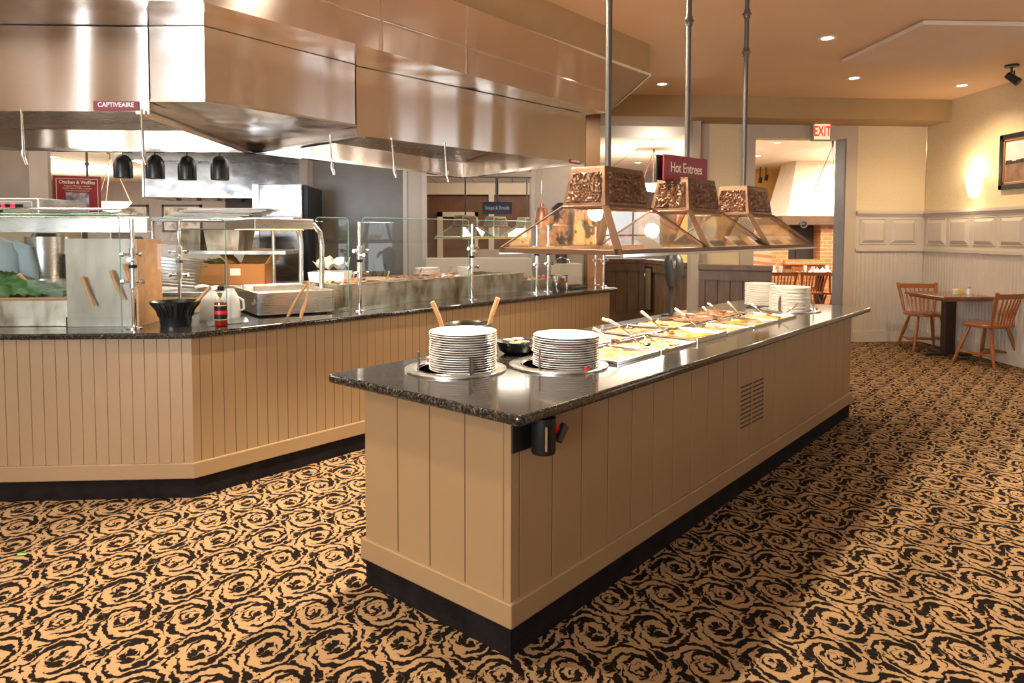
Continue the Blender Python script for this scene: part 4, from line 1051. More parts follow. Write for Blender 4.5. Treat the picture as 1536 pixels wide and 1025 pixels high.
# frosted cabinet with wooden side
t = thing('side_cabinet', 'upright grey frosted steel panel cabinet with a light wooden side on the left counter', 'cabinet', tuple(P(CTL, -.64, .27, LT)), AL)
MB().box(-.20, .20, -.012, .0, .0, .545).build('frosted_front', FROST, t, bevel=.002)
MB().box(-.20, .20, .0, .16, .0, .54).build('cabinet_body', STEEL2, t)
MB().box(.20, .222, .0, .34, .0, .54).build('wooden_side', WOODU, t)
for k, (x, z) in enumerate(((-.09, .33), (.08, .37), (.16, .41))):
    a = Vector((x, -.03, z)); tag(MB().tube([P(CTL, -.64+x, .23, LT+z-.02), P(CTL, -.60+x, .225, LT+z-.13), P(CTL, -.57+x, .225, LT+z-.20)], [.013, .010, .007], n=8).build('hanging_tongs', WOODU, smooth=True),
        'pale wooden utensil hooked on the frosted cabinet front, %s one' % ('left', 'middle', 'right')[k], 'utensil', 'utensils on the frosted cabinet')

# ================================================================== items at the bend
bx, by = -2.102, 4.328
t = thing('fluted_crock', 'black fluted crock with flared rim and wooden spoon at the counter bend', 'crock', (bx, by, LT))
MB().ring([(.088, 0), (.094, .055), (.097, .06), (.105, .10), (.145, .152), (.150, .157), (.138, .156), (.098, .10), (.082, .01), (0, .01), (0, 0)], n=48).build('crock_body', BLACKM, t, smooth=True)
fl_ = MB()
for k in range(24):
    a = 2*PI*k/24; fl_.tube([(.098*math.cos(a), .098*math.sin(a), .062), (.107*math.cos(a), .107*math.sin(a), .10), (.144*math.cos(a), .144*math.sin(a), .15)], .0045, n=6)
fl_.build('flutes', BLACKM, t, smooth=True)
a = at_depth(316, 430, by+.02); b = at_depth(296, 452, by)
tag(MB().tube([b+(b-a)*.9, b, a*.6+b*.4, a], [.009, .010, .011, .012], n=10).build('wooden_spoon', WOODU, smooth=True), 'wooden spoon handle leaning out of the black fluted crock', 'spoon')
t = thing('syrup_jug', 'white plastic syrup jug behind the black fluted crock', 'jug', (-2.03, 4.66, LT), AC)
MB().ring([(.062, 0), (.068, .02), (.062, .12), (.045, .17), (.03, .19), (.03, .20), (0, .20), (0, 0)], n=28).build('jug_body', WHITEP, t, smooth=True)
MB().tube([(.05, 0, .04), (.09, 0, .06), (.085, 0, .12), (.04, 0, .15)], .008, n=8).build('handle', WHITEP, t, smooth=True)
dup(t, (-1.93, 4.74, LT), .4, 'white plastic syrup jug nearer the hot sauce bottle')
t = thing('crumpled_napkin', 'crumpled white cloth lying on the jugs behind the crock', 'cloth', (-2.08, 4.72, LT+.205))
MB().grid(-.08, .08, -.05, .05, 22, 16, lambda x, y: .02+.03*noise.noise(Vector((x*24, y*24, 1)))-.9*(x*x+y*y)*3).build('cloth', PAPER, t, smooth=True)
bx, by = -1.82, 4.333
t = thing('sauce_bottle', 'glass bottle of red sauce with black and gold label at the counter bend', 'bottle', (bx, by, LT))
MB().lathe([(0, .004), (.036, .004), (.0385, .012), (.0385, .140), (.036, .150), (0, .150)], n=28).build('red_sauce', SAUCE, t, smooth=True)
MB().lathe([(0, 0), (.036, 0), (.040, .008), (.040, .146), (.035, .167), (.02, .202), (.0165, .228), (.0165, .235)], n=28).build('glass_bottle', GLASS, t, smooth=True)
MB().lathe([(.018, .222), (.019, .224), (.019, .247), (.016, .250), (0, .250)], n=24).build('black_cap', BLACKP, t, smooth=True)
def band(r, z0, z1, a0, a1, m, nm):
    q = MB(); n = 14
    for z in (z0, z1):
        for i in range(n+1):
            a = a0+(a1-a0)*i/n; q.v.append((r*math.cos(a), r*math.sin(a), z))
    q.f = [(i, i+1, n+2+i, n+1+i) for i in range(n)]; return q.build(nm, m, t, smooth=True)
band(.0408, .035, .130, -PI+.2, -.2, BLACKP, 'black_label'); band(.0412, .128, .133, -PI+.3, -.3, mat('label_gold', (.75, .52, .10), .4), 'gold_border')
band(.0412, .075, .098, -PI+.25, -.25, REDB, 'red_stripe'); band(.0412, .040, .044, -PI+.3, -.3, MATS['label_gold'], 'gold_border')
t = thing('acrylic_holder', 'clear acrylic card holder lying behind the sauce bottle', 'card holder', (-1.80, 4.40, LT), AC)
MB().slab([(-.13, 0, .0), (.13, 0, .0), (.13, .03, .03), (-.13, .03, .03)], (0, -1, 1), .012).build('acrylic', HAZY, t)
MB().box(-.13, .13, .0, .05, 0, .004).build('base', HAZY, t)

# ================================================================== carving station
SA = .60
cs = thing('carving_station', 'open rectangular stainless carving station with dented sides on the diagonal counter', 'carving station', (-1.745, 4.77, LT), SA)
W_, D_, H_ = .55, .80, .165
c = .03
m = MB()
outer = [(c, 0), (W_-c, 0), (W_, c), (W_, D_-c), (W_-c, D_), (c, D_), (0, D_-c), (0, c)]
inner = [(x*.94+W_*.03, y*.96+D_*.02) for x, y in outer]
vs = [(x, y, .012) for x, y in outer]+[(x, y, H_) for x, y in outer]+[(x, y, H_) for x, y in inner]+[(x, y, H_-.035) for x, y in inner]
n = 8; fs = [tuple(range(3*n, 4*n))]
for k in range(3): fs += [(k*n+i, k*n+(i+1) % n, (k+1)*n+(i+1) % n, (k+1)*n+i) for i in range(n)]
m.add(vs, fs).build('station_body', STEEL2, cs)
MB().ring([(.030, -.004), (.036, -.004), (.036, .004), (.030, .004)], n=24).build('handle_boss', CHROME, cs, M=Matrix.Translation((-.003, .12, .09)) @ Matrix.Rotation(PI/2, 4, 'Y') @ Matrix.Scale(.6, 4, (1, 0, 0)))
MB().box(.05, .50, .30, .34, H_-.01, H_+.03).box(.05, .50, .62, .66, H_-.01, H_+.02).build('cross_rail', STEEL2, cs)
MB().box(.06, .49, .36, .60, H_-.03, H_+.012).build('cutting_board', WHITEP, cs, bevel=.004)
for x in (.06, .49):
    for y in (.08, .78): MB().box(x-.015, x+.015, y-.015, y+.015, 0, .013).build('foot', BLACKP, cs)
# bent post heat lamp shelf over it
hl = thing('heat_lamp_shelf', 'stainless strip heat lamp on curved posts above the carving station', 'heat lamp', (-1.80, 4.87, 1.60), SA)
MB().box(0, .42, 0, .95, .0, .072).build('lamp_housing', STEEL2, hl, bevel=.004)
gl = MB()
for k in range(9): gl.cyl((.05+.04*k, .08, -.006), (.05+.04*k, .88, -.006), .004, n=6)
gl.build('wire_guard', CHROME, hl)
MB().box(.06, .36, .1, .86, -.003, .0).build('heating_strip', emis('heat_strip', (1, .62, .25), 6), hl)
for y in (.12, .62):
    MB().tube([(.41, y, .045), (.46, y, .035), (.505, y, -.02), (.52, y, -.12), (.515, y, -.445)], .019, n=14).build('curved_post', STEEL2, hl, smooth=True)
w0 = hl.matrix_world
Lh = lamp('AREA', (-1.80+.21*math.cos(SA)-.45*math.sin(SA), 4.87+.21*math.sin(SA)+.45*math.cos(SA), 1.585), 16, (1, .8, .55), .3, None, size_y=.8, name='carving_lamp'); Lh.rotation_euler = (0, 0, SA)
# tongs leaning on the front of the station
t = thing('serving_tongs', 'pale wooden serving tongs leaning upright against the carving station', 'tongs', (-1.50, 4.76, LT), 0)
for u, v, z in ((431, 476, 0), (451, 478, 0)):
    f = at_height(u, v, LT+.008); ap = at_depth(463, 423, 4.80); base = Vector((-1.50, 4.76, LT))
    m1 = f*.5+ap*.5+Vector((.012 if u > 440 else -.012, 0, 0))
    MB().tube([ap-base, m1-base, f*.85+ap*.15-base, f-base], [.008, .010, .014, .008], n=8).build('tong_arm', WOODU, t, smooth=True)

# ================================================================== raised food well on the diagonal run
t = thing('raised_food_well', 'long stained steel raised food well behind the glass on the diagonal counter', 'food well', tuple(P(CTD, 1.39, .45, LT)), AC)
m = MB(); m.box(0, 2.2, 0, .02, 0, .18).box(0, .02, .0, .6, 0, .18).box(2.18, 2.2, 0, .6, 0, .18).box(0, 2.2, .58, .6, 0, .18).box(0.02, 2.18, .02, .58, .08, .10).box(1.40, 1.405, -.003, .0, 0, .18)
m.build('well_wall', STEELD, t)
MB().box(-.005, 2.205, -.008, .03, .18, .190).build('top_rail', CHROME, t)
fw = ['yellow', 'cream', 'brown', 'orange']
for k, f in enumerate(fw):
    p = P(CTD, 1.46+.36*k, .49, LT+.101)
    q = thing('sauce_tray', 'food tray in the raised steel well holding %s, %s from the left' % (desc[f], ordn[k] if k else 'first'), 'tray', tuple(p), AC, 'trays in the raised food well')
    MB().box(0, .34, 0, .50, 0, .06).build('tray_wall', STEEL2, q, bevel=.004)
    MB().grid(.015, .325, .015, .485, 16, 20, lambda x, y: .085+.02*noise.noise(Vector((x*25, y*25, k)))).build('food', FOODS[f], q, smooth=True)
    MB().tube([(.2, .2, .09), (.15, .12, .13), (.08, .02, .17)], [.006, .007, .009], n=8).build('ladle_handle', CHROME, q, smooth=True)
st0 = None
def bowl_stack(x, y, z, n, R, dz, label, group):
    o0 = MB().ring([(R*.5, 0), (R*.8, .02), (R, .06), (R*.98, .062), (R*.75, .026), (R*.45, .006), (0, .006), (0, 0)], n=28).build('soup_bowl', PLATE, smooth=True)
    for k in range(n):
        o = o0 if k == 0 else o0.copy()
        if k: COL.objects.link(o)
        o.location = (x+random.uniform(-.003, .003), y+random.uniform(-.003, .003), z+dz*k); o.rotation_euler = (random.uniform(-.03, .03), random.uniform(-.03, .03), 0); tag(o, label, 'bowl', group)
def by_px(u, v, y): return at_depth(u, v, y)
for (u, v, yy, n, R), lb in zip(((641, 425, 6.75, 8, .12), (697, 418, 6.95, 8, .085)), ('cream bowl in the wide stack behind the steel food well', 'cream bowl in the narrow stack behind the steel food well, by the middle post')):
    p = by_px(u, v, yy); bowl_stack(p.x, p.y, LT+.07, n, R, .017, lb, lb.replace('cream bowl in', 'bowls of'))
    MB_s = MB().box(-R*1.1, R*1.1, -R*1.1, R*1.1, 0, .07).build('stack_stand', STEEL2, bevel=.004); MB_s.location = (p.x, p.y, LT); tag(MB_s, 'low steel stand under the %s stack of cream bowls' % ('wide' if R > .1 else 'narrow'), 'stand')
# far end of the counter: steel inset, pot, fruit crocks
t = thing('skewer_rack', 'clear rack filled with orange and white bites behind the pair of guard posts', 'food rack', tuple(P(CTD, 3.60, .50, LT)), AC)
MB().box(0, .62, 0, .22, .0, .10).build('rack_body', STEEL2, t, bevel=.003)
for k in range(11):
    MB().lathe([(0, 0), (.022, .012), (.022, .03), (0, .042)], (.04+.054*k, .05+.06*(k % 2), .095), n=12).build('bite', FOODS[('orange', 'cream', 'red')[k % 3]], t, smooth=True)
p = at_depth(838, 431, 7.15)
t = thing('steel_pot', 'small round stainless pot near the far end of the counter', 'pot', (p.x+.0, p.y, LT))
MB().ring([(.085, 0), (.092, .01), (.092, .15), (.097, .155), (.088, .152), (.085, .02), (0, .02), (0, 0)], n=32).build('pot_body', CHROME, t, smooth=True)
MB().lathe([(0, .12), (.084, .12)], n=24).build('food', FOODS['orange'], t)
t = thing('cutlery_tray', 'low dark tray of cutlery on the far end of the counter', 'tray', tuple(P(CTD, 4.25, .28, LT)), AC)
MB().box(-.14, .14, -.07, .07, 0, .018).build('tray', BLACKP, t, bevel=.003)
for k in range(5): MB().cyl((-.1+.05*k, -.05, .024), (-.1+.05*k, .05, .03), .006, n=6).build('cutlery', CHROME, t)

# ================================================================== kitchen behind the counters
KW = frame((1.075, 8.72), AR)
kx = lambda u, y=0.0: on_plane(KW, u, 350, y).x
kz = lambda u, v, y=0.0: on_plane(KW, u, v, y).z
ko0, ko1 = kx(640), kx(796); zo0, zo1 = kz(700, 387), kz(700, 265)
m = MB().box(kx(450), ko0, 0, .16, 0, 3.14).box(ko1, kx(897), 0, .16, 0, 3.14).box(ko0, ko1, 0, .16, 0, zo0-.002).box(ko0, ko1, 0, .16, zo1, 3.14)
o = struct(m.build('wall_kitchen', KWALL, M=KW))
struct(MB().box(kx(876), kx(897)+.0, -.10, .26, 0, 3.13).build('trim_9', COLBR, M=KW))
struct(MB().box(kx(878), kx(902), -.16, -.11, 0, 1.5).build('trim_10', WOODO, M=KW))
struct(MB().box(ko0-.0, ko1, -.14, -.005, .0, zo0).build('trim_11', LEDGE, M=KW))
tm = MB()
for a, b in ((ko0-.055, ko0), (kx(605), kx(605)+.05), (ko1, ko1+.05)): tm.box(a, b, -.03, -.002, 0, 3.1)
tm.box(ko0, ko1, -.03, -.002, zo1, zo1+.06)
struct(tm.build('trim_12', mat('kitchen_trim_grey', (.40, .345, .30), .5), M=KW))
t = thing('dark_wall_panel', 'large dark grey wall panel behind the sneeze guards', 'wall panel', tuple(P(KW, kx(540), 0, 0)), AR)
w = (kx(604)-kx(466))/2
MB().box(-w, w, -.02, -.003, 0, 3.0).build('panel', KDARK, t); MB().box(-w-.05, -w, -.025, -.003, 0, 3.0).build('brown_edge', KBROWN, t)
# light in the kitchen
for x, y, e in ((-4.4, 6.9, 22), (-1.6, 7.4, 22), (-5.5, 5.2, 30)):
    lamp('AREA', (x, y, 2.6), e, NEUT, 1.8, (x, y, 0), name='kitchen_light')
lamp('AREA', (.9, 7.9, 3.0), 22, WARM2, .5, (.9, 7.9, 0), name='kitchen_light')
# fridge
a = at_depth(378, 300, 7.4); b = at_depth(456, 300, 7.5)
t = thing('refrigerator', 'tall stainless steel refrigerator standing against the brown kitchen wall', 'refrigerator', ((a.x+b.x)/2, (a.y+b.y)/2, 0), AR)
zt_ = at_depth(420, 276, 7.45).z; w = (b.x-a.x)/2
MB().box(-w, w, 0, .75, .08, zt_).build('cabinet_body', STEELD, t)
MB().box(-w, -w+.065, -.03, 0, .1, zt_-.01).build('left_stile', STEEL2, t)
MB().box(-w+.075, w, -.05, 0, .1, zt_-.005).build('door', REARST, t, bevel=.006)
MB().box(w+.002, w+.05, .0, .75, .0, zt_-.02).build('dark_side', BLACKP, t)
MB().box(-w, w, .03, .72, 0, .08).build('plinth', BLACKP, t)
# left brown panel wall and oven
a = at_depth(-60, 300, 7.0); b = at_depth(60, 300, 7.1)
struct(MB().box(-9, b.x, 7.05, 7.2, 0, 3.0).build('wall_kitchen_left', KBROWN))
struct(MB().box(b.x-.02, at_depth(75, 300, 7.0).x, 6.98, 7.03, 0, 3.0).build('trim_13', mat('panel_edge_brown', (.27, .20, .15), .4)))
b2 = at_depth(58, 300, 6.2)
t = thing('wall_oven', 'stainless oven top with red glowing display against the brown panel at far left', 'oven', (b2.x-.55, 6.2, 0))
zt_ = at_depth(30, 297, 6.2).z; zb_ = at_depth(30, 322, 6.2).z
MB().box(-.55, .55, .0, .7, .0, zt_).build('oven_body', STEEL2, t, bevel=.01)
MB().box(.02, .50, -.012, .0, zb_+.02, zt_-.03).build('control_panel', mat('silver_panel', (.45, .42, .40), .3, .4), t, bevel=.004)
MB().box(.18, .42, -.016, -.012, zb_+.045, zt_-.055).build('display', BLACKP, t, bevel=.004)
for x in (.24, .33): MB().lathe([(0, 0), (.02, 0)], n=16).build('red_digit', LEDR, t, M=Matrix.Translation((x, -.018, (zb_+zt_)/2)) @ Matrix.Rotation(PI/2, 4, 'X'))
# waffle sign hung from a pipe
zc_ = (at_depth(116, 267, 8.0).z+at_depth(116, 335, 8.0).z)/2
a = at_depth(80, 300, 7.9); b = at_depth(152, 300, 8.1)
an = math.atan2(b.y-a.y, b.x-a.x); w = (b-a).length
t = thing('menu_sign', 'tall maroon Chicken and Waffles sign with grey photograph, hung from a dark pipe', 'sign', ((a.x+b.x)/2, (a.y+b.y)/2, zc_), an)
h = .56
MB().box(-w/2, w/2, -.006, .006, -h/2, h/2).build('board', RED, t, bevel=.002)
bd = MB(); i_ = .03
bd.box(-w/2+i_, w/2-i_, -.009, -.006, h/2-i_-.005, h/2-i_).box(-w/2+i_, -w/2+i_+.005, -.009, -.006, -h/2+i_, h/2-i_).box(w/2-i_-.005, w/2-i_, -.009, -.006, -h/2+i_, h/2-i_).box(-w/2+i_, w/2-i_, -.009, -.006, -h/2+i_, -h/2+i_+.005)
bd.build('cream_border', LETTER, t)
text('Chicken & Waffles', .056, LETTER, t, face_M((0, -.0085, h/2-.072), 0), 'sign_lettering', sx=.84, ext=.0008, bold=.0008)
for k, tx in enumerate(("A match in 1937 when some folks", "served Chicken & Waffles to travelers", "in this restaurant back then too")):
    text(tx, .024, LETTER, t, face_M((0, -.0085, h/2-.115-.026*k), 0), 'small_lettering', sx=.78, ext=.0005)
MB().box(-w*.24, w*.24, -.010, -.006, -h/2+.07, h/2-.19).build('photograph', PHOTO, t)
MB().cyl((.1, .012, h/2-.03), (.1, .012, 3.2-zc_), .012, n=12).lathe([(0, -.02), (.022, -.015), (.022, .015), (0, .02)], (.1, .012, .42), n=12).build('hanger_pipe', IRON, t)
# four black heat lamps on cords
for k, (u, v0, v1) in enumerate(((185, 231, 267), (233, 232, 268), (281, 234, 270), (330, 234, 270))):
    yy = 6.2; p = at_depth(u, v1, yy); q = at_depth(u, v0, yy); H = q.z-p.z; R = .078
    t = thing('pendant_heat_lamp', 'black bullet-shaped heat lamp hanging under the hood rim, %s of four' % ('leftmost', 'second from left', 'third from left', 'rightmost')[k], 'heat lamp', tuple(p), group='black pendant heat lamps')
    MB().ring([(R, 0), (R, H*.5), (R*.95, H*.66), (R*.84, H*.80), (R*.64, H*.91), (R*.38, H*.975), (.015, H), (.014, H-.008), (R*.5, H*.88), (R*.88, H*.5), (R-.006, .0)], n=32).build('lamp_shade', BLACKM, t, smooth=True)
    MB().cyl((0, 0, H-.005), (0, 0, 2.8-p.z), .005, n=8).build('cord', BLACKP, t)
    MB().lathe([(0, .02), (.03, .03), (.04, .06), (0, .09)], n=16).build('bulb', BULB, t, smooth=True)
# copper pendant
p = at_depth(813, 341, 7.6); q = at_depth(813, 312, 7.6)
t = thing('copper_pendant_lamp', 'copper bell-shaped pendant heat lamp in front of the taupe wall', 'heat lamp', tuple(p))
H = q.z-p.z
MB().ring([(.078, 0), (.082, H*.3), (.070, H*.8), (.05, H), (.02, H+.01), (.0, H+.01), (.0, H-.01), (.06, H*.8), (.072, H*.3), (.07, 0)], n=32).build('lamp_shade', COPPER, t, smooth=True)
MB().cyl((0, 0, H), (0, 0, H+.05), .022, n=14).build('socket', COPPER, t, smooth=True)
MB().cyl((0, 0, H+.04), (0, 0, 3.0-p.z), .006, n=8).build('stem', CHROME, t)
# second extractor hood deep in the kitchen
a = at_depth(200, 250, 8.6); b = at_depth(452, 250, 9.0)
an = math.atan2(b.y-a.y, b.x-a.x); w = (b-a).length
t = thing('kitchen_hood', 'wavy stainless extractor hood over the rear cooking line, behind the black lamps', 'extractor hood', (a.x, a.y, 0), an)
z0 = at_depth(300, 297, 8.75).z; z1 = at_depth(300, 246, 8.75).z; a0_ = w*.06
MB().box(a0_, w, 0, .9, z0, z1+.2).build('canopy', REARST, t, bevel=.004)
MB().box(-.05, w, -.18, .9, z1+.02, z1+.30).build('upper_band', REARST, t); MB().box(.5, w-.5, .2, .8, z1+.30, 3.22).build('exhaust_duct', STEEL2, t)
MB().box(a0_-.02, a0_, -.02, .92, z0-.0, z1).build('side_plate', STEEL2, t)
for k in range(5): MB().box(a0_+.35+.24*k, a0_+.40+.24*k, .05, .09, z0-.035, z0-.003).build('filter_clip', BLACKP, t)
MB().box(a0_+.9, w, .2, .85, z0-.5, z0-.003).build('cooking_recess', mat('recess_brown', (.10, .06, .04), .6), t)
# shelving rack with pans, trays and boxes
yk = 6.2
X = lambda u, y=yk: at_depth(u, 350, y).x
Zy = lambda v, y=yk: at_depth(300, v, y).z
t = thing('steel_shelving', 'stainless shelving rack holding trays, pans and boxes behind the carving station', 'shelving rack', (X(320), yk, 0))
c_ = X(320); zz = [Zy(326), Zy(376), Zy(428), .45]
for z, (u0, u1) in zip(zz, ((215, 440), (262, 428), (225, 440), (225, 440))):
    MB().box(X(u0)-c_, X(u1)-c_, -.0, .55, z-.035, z).build('shelf', STEEL2, t, bevel=.003)
for u in (226, 408, 425):
    MB().cyl((X(u)-c_, .03 if u != 425 else .5, 0), (X(u)-c_, .03 if u != 425 else .5, zz[0]-.01), .016, n=12).build('upright', STEEL2, t, smooth=True)
zt3 = zz[0]
for k in range(7):
    o = MB().box(-.36, .36, -.2, .2, 0, .010).build('serving_tray', PLATE if k % 2 else WHITEP, bevel=.004); o.location = (X(300+6*k), yk+.27, zt3+.001+.0125*k); o.rotation_euler = (0, 0, random.uniform(-.12, .12)); tag(o, 'pale flat tray stacked on top of the steel shelving', 'tray', 'trays on top of the shelving')
for k, (u0, u1) in enumerate(((262, 300), (301, 359))):
    x0, x1 = X(u0)+.01, X(u1)-.01; t = thing('hotel_pan', ('deep steel hotel pan on the middle shelf, left one partly hidden', 'deep steel hotel pan on the middle shelf, right wide one')[k], 'pan', ((x0+x1)/2, yk+.05, zz[1]+.001), group='deep pans on the middle shelf')
    w = (x1-x0)/2
    MB().add([(-w*.86, 0, 0), (w*.86, 0, 0), (w*.86, .32, 0), (-w*.86, .32, 0), (-w, -.02, .19), (w, -.02, .19), (w, .36, .19), (-w, .36, .19)], [(0, 1, 2, 3), (0, 1, 5, 4), (1, 2, 6, 5), (2, 3, 7, 6), (3, 0, 4, 7)]).build('pan_wall', STEELD, t)
    MB().box(-w-.012, w+.012, -.03, -.015, .185, .195).box(-w-.012, w+.012, .35, .365, .185, .195).build('pan_rim', CHROME, t)
def carton(u0, u1, v0, v1, y, label, flaps=True, rz=.12, greens=False):
    p0 = at_depth(u0, v1, y); p1 = at_depth(u1, v0, y); w = (p1.x-p0.x)/2; h = p1.z-p0.z; d = .34
    z_ = zz[2]+.001; h = p1.z-z_
    t = thing('cardboard_box', label, 'box', ((p0.x+p1.x)/2, y, z_), rz, 'cardboard boxes on the lower shelf')
    m = MB(); th = .006
    m.box(-w, w, 0, th, 0, h).box(-w, w, d-th, d, 0, h).box(-w, -w+th, 0, d, 0, h).box(w-th, w, 0, d, 0, h).box(-w, w, 0, d, 0, th)
    m.build('carton', CARD, t)
    if flaps:
        MB().slab([(-w, 0, h), (-w, d, h), (-w-.09, d, h+.11), (-w-.09, 0, h+.11)], (1, 0, 0), .004).build('flap', CARDIN, t)
        MB().slab([(-w+.02, d, h), (w-.02, d, h), (w-.04, d+.03, h+.13), (-w+.06, d+.03, h+.13)], (0, 1, 0), .004).build('flap', CARDIN, t)
        MB().slab([(w, 0, h), (w, d, h), (w+.08, d, h+.12), (w+.08, 0, h+.12)], (1, 0, 0), .004).build('flap', CARDIN, t)
        MB().box(-w+.03, -w+.12, -.003, 0, h*.45, h*.78).build('white_sticker', PAPER, t)
    return t, w, h, d
t, w, h, d = carton(341, 397, 396, 424, 6.24, 'open cardboard box with raised flaps on the lower shelf', rz=.05)
t, w, h, d = carton(293, 338, 396, 424, 6.26, 'cardboard box heaped with lettuce beside the open box', flaps=False, rz=-.05)
o = MB().grid(-w+.01, w-.01, .01, d-.01, 24, 24, lambda x, y: h-.01+.04*noise.noise(Vector((x*22, y*22, 5)))+.03).build('lettuce', rampmat('lettuce_green', [(.3, (.06, .20, .03)), (.6, (.20, .42, .10)), (.75, (.5, .65, .3))], 22, .5, bump=.6), smooth=True)
o.location = t.location; tag(o, 'heap of light green lettuce in the cardboard box', 'lettuce', kind='stuff')
o0 = MB().box(-.16, .16, -.12, .14, 0, .012).box(-.175, .175, -.135, .155, .012, .016).build('sheet_pan', CHROME)
for k in range(9):
    o = o0 if k == 0 else o0.copy()
    if k: COL.objects.link(o)
    o.location = (X(299)+.004*k, yk-.38, 1.125+.027*k); o.rotation_euler = (.0, .12, .25); tag(o, 'steel sheet pan in the tilted pile left of the jugs' if k < 8 else 'topmost steel sheet pan of the tilted pile left of the jugs', 'pan', 'sheet pans in the tilted pile')
t = thing('prep_table', 'stainless prep table in front of the shelving rack', 'table', (X(300), yk-.36, 0))
MB().box(-.7, .75, -.3, .26, 1.06, 1.10).build('table_top', STEEL2, t, bevel=.004)
for x in (-.66, .71):
    for y in (-.26, .22): MB().cyl((x, y, 0), (x, y, 1.06), .02, n=10).build('leg', STEEL2, t)
o = MB().box(-.09, .09, -.06, .06, 0, .03).build('foil_pack', CHROME, bevel=.01); o.location = (X(392), yk-.25, 1.101); tag(o, 'flat pack of foil trays in front of the open cardboard box', 'pack')
# left rear appliances
t = thing('microwave_oven', 'black microwave oven with glass door behind the salad well', 'microwave', (at_depth(20, 400, 5.7).x-.15, 5.7, 1.12))
MB().box(-.36, .36, 0, .4, 0, .34).build('microwave_body', BLACKP, t, bevel=.01); MB().box(-.33, .16, -.014, .0, .04, .30).build('door', HAZY, t); MB().box(.2, .34, -.008, 0, .05, .3).build('keypad', STEEL2, t)
t = thing('rear_counter', 'stainless rear counter holding the microwave and bins', 'table', (-4.0, 5.95, 0))
MB().box(-2.4, .38, -.35, .2, 1.07, 1.115).build('table_top', STEEL2, t); MB().box(-2.35, .33, -.3, .18, .1, 1.07).build('cabinet', STEELD, t)
for k, (u, w, h, m_, lb) in enumerate(((70, .30, .42, STEEL2, 'tall steel bin on the rear counter, left of the frosted cabinet'), (105, .22, .50, STEEL, 'steel coffee brewer on the rear counter behind the frosted cabinet'), (150, .2, .55, STEEL2, 'steel dispenser tower on the rear counter behind the frosted cabinet'), (205, .18, .40, STEELD, 'stained steel canister on the rear counter beside the guard post'))):
    p = at_depth(u, 400, 5.8)
    t = thing(('steel_bin', 'coffee_brewer', 'drink_tower', 'steel_canister')[k], lb, ('bin', 'coffee maker', 'dispenser', 'canister')[k], (p.x, p.y, 1.117 if k < 2 else 1.102))
    if k in (0, 3): MB().ring([(w*.42, 0), (w*.5, h*.9), (w*.5, h), (w*.46, h), (w*.4, .01), (0, .01), (0, 0)], n=24).build('vessel', m_, t, smooth=True)
    else:
        MB().box(-w/2, w/2, 0, .3, 0, h).build('housing', m_, t, bevel=.01); MB().box(-w*.35, w*.35, -.01, 0, h*.15, h*.55).build('dark_bay', BLACKP, t)
    MB().lathe([(0, 0), (w*.35, 0), (w*.3, .03), (.02, .05), (0, .05)], (0, 0 if k in (0, 3) else .15, h), n=20).build('lid', BLACKM, t, smooth=True)
# sink unit and coffee urn near the copper lamp
p = at_depth(850, 400, 8.32)
t = thing('sink_unit', 'beige splash box with curved steel tap beyond the far guard posts', 'sink', (p.x, p.y, 0), AR)
zt_ = at_depth(850, 396, 8.32).z; ZU = zt_
MB().box(-.19, .19, 0, .35, 0, zt_).build('cabinet', LEDGE, t, bevel=.006)
MB().tube([(-.12, .05, zt_), (-.12, .05, zt_+.05), (-.06, .0, zt_+.08), (.02, -.05, zt_+.05), (.03, -.05, zt_+.01)], .008, n=8).build('tap', CHROME, t, smooth=True)
t = thing('coffee_urn', 'dark round coffee urn half hidden behind the nearest heat lamp canopy', 'urn', (at_depth(842, 350, 8.45).x, 8.45, 0), AR)
zt_ = at_depth(840, 303, 8.2).z
MB().cyl((0, 0, ZU+.001), (0, 0, 1.35), .07, n=20).build('black_base', BLACKP, t, smooth=True)
MB().ring([(.07, 1.35), (.11, 1.40), (.135, 1.5), (.14, 1.62), (.12, zt_-.06), (.05, zt_), (0, zt_), (0, 1.35)], n=28).build('urn_body', BLACKM, t, smooth=True)
for k, u in enumerate((562, 577)):
    p = at_depth(u, 412, 7.6); t = thing('black_tap', 'small black tap against the dark wall panel, %s one' % ('left', 'right')[k], 'tap', (p.x, p.y, 0), group='black taps at the dark panel')
    MB().box(-.045, .045, -.03, .2, 0, 1.09).build('cabinet', STEELD, t)
    MB().lathe([(0, 1.09), (.035, 1.09), (.03, 1.12), (.014, 1.16), (.012, 1.24), (0, 1.25)], n=14).build('tap_body', BLACKM, t, smooth=True)
# clear container with bags left of the dark panel
p = at_depth(490, 425, 5.75)
t = thing('plastic_tub', 'translucent white tub with crumpled plastic bags left of the middle guard post', 'tub', (p.x, p.y, 0))
MB().add([(-.12, 0, .992), (.12, 0, .992), (.12, .25, .992), (-.12, .25, .992), (-.15, -.02, 1.25), (.15, -.02, 1.25), (.15, .28, 1.25), (-.15, .28, 1.25)], [(0, 1, 2, 3), (0, 1, 5, 4), (1, 2, 6, 5), (2, 3, 7, 6), (3, 0, 4, 7)]).build('tub_wall', WHITEP, t)
MB().grid(-.12, .14, 0, .26, 20, 20, lambda x, y: 1.32+.10*noise.noise(Vector((x*14, y*14, 2)))).build('plastic_bag', mat('pale_bag', (.55, .60, .55), .3), t, smooth=True)
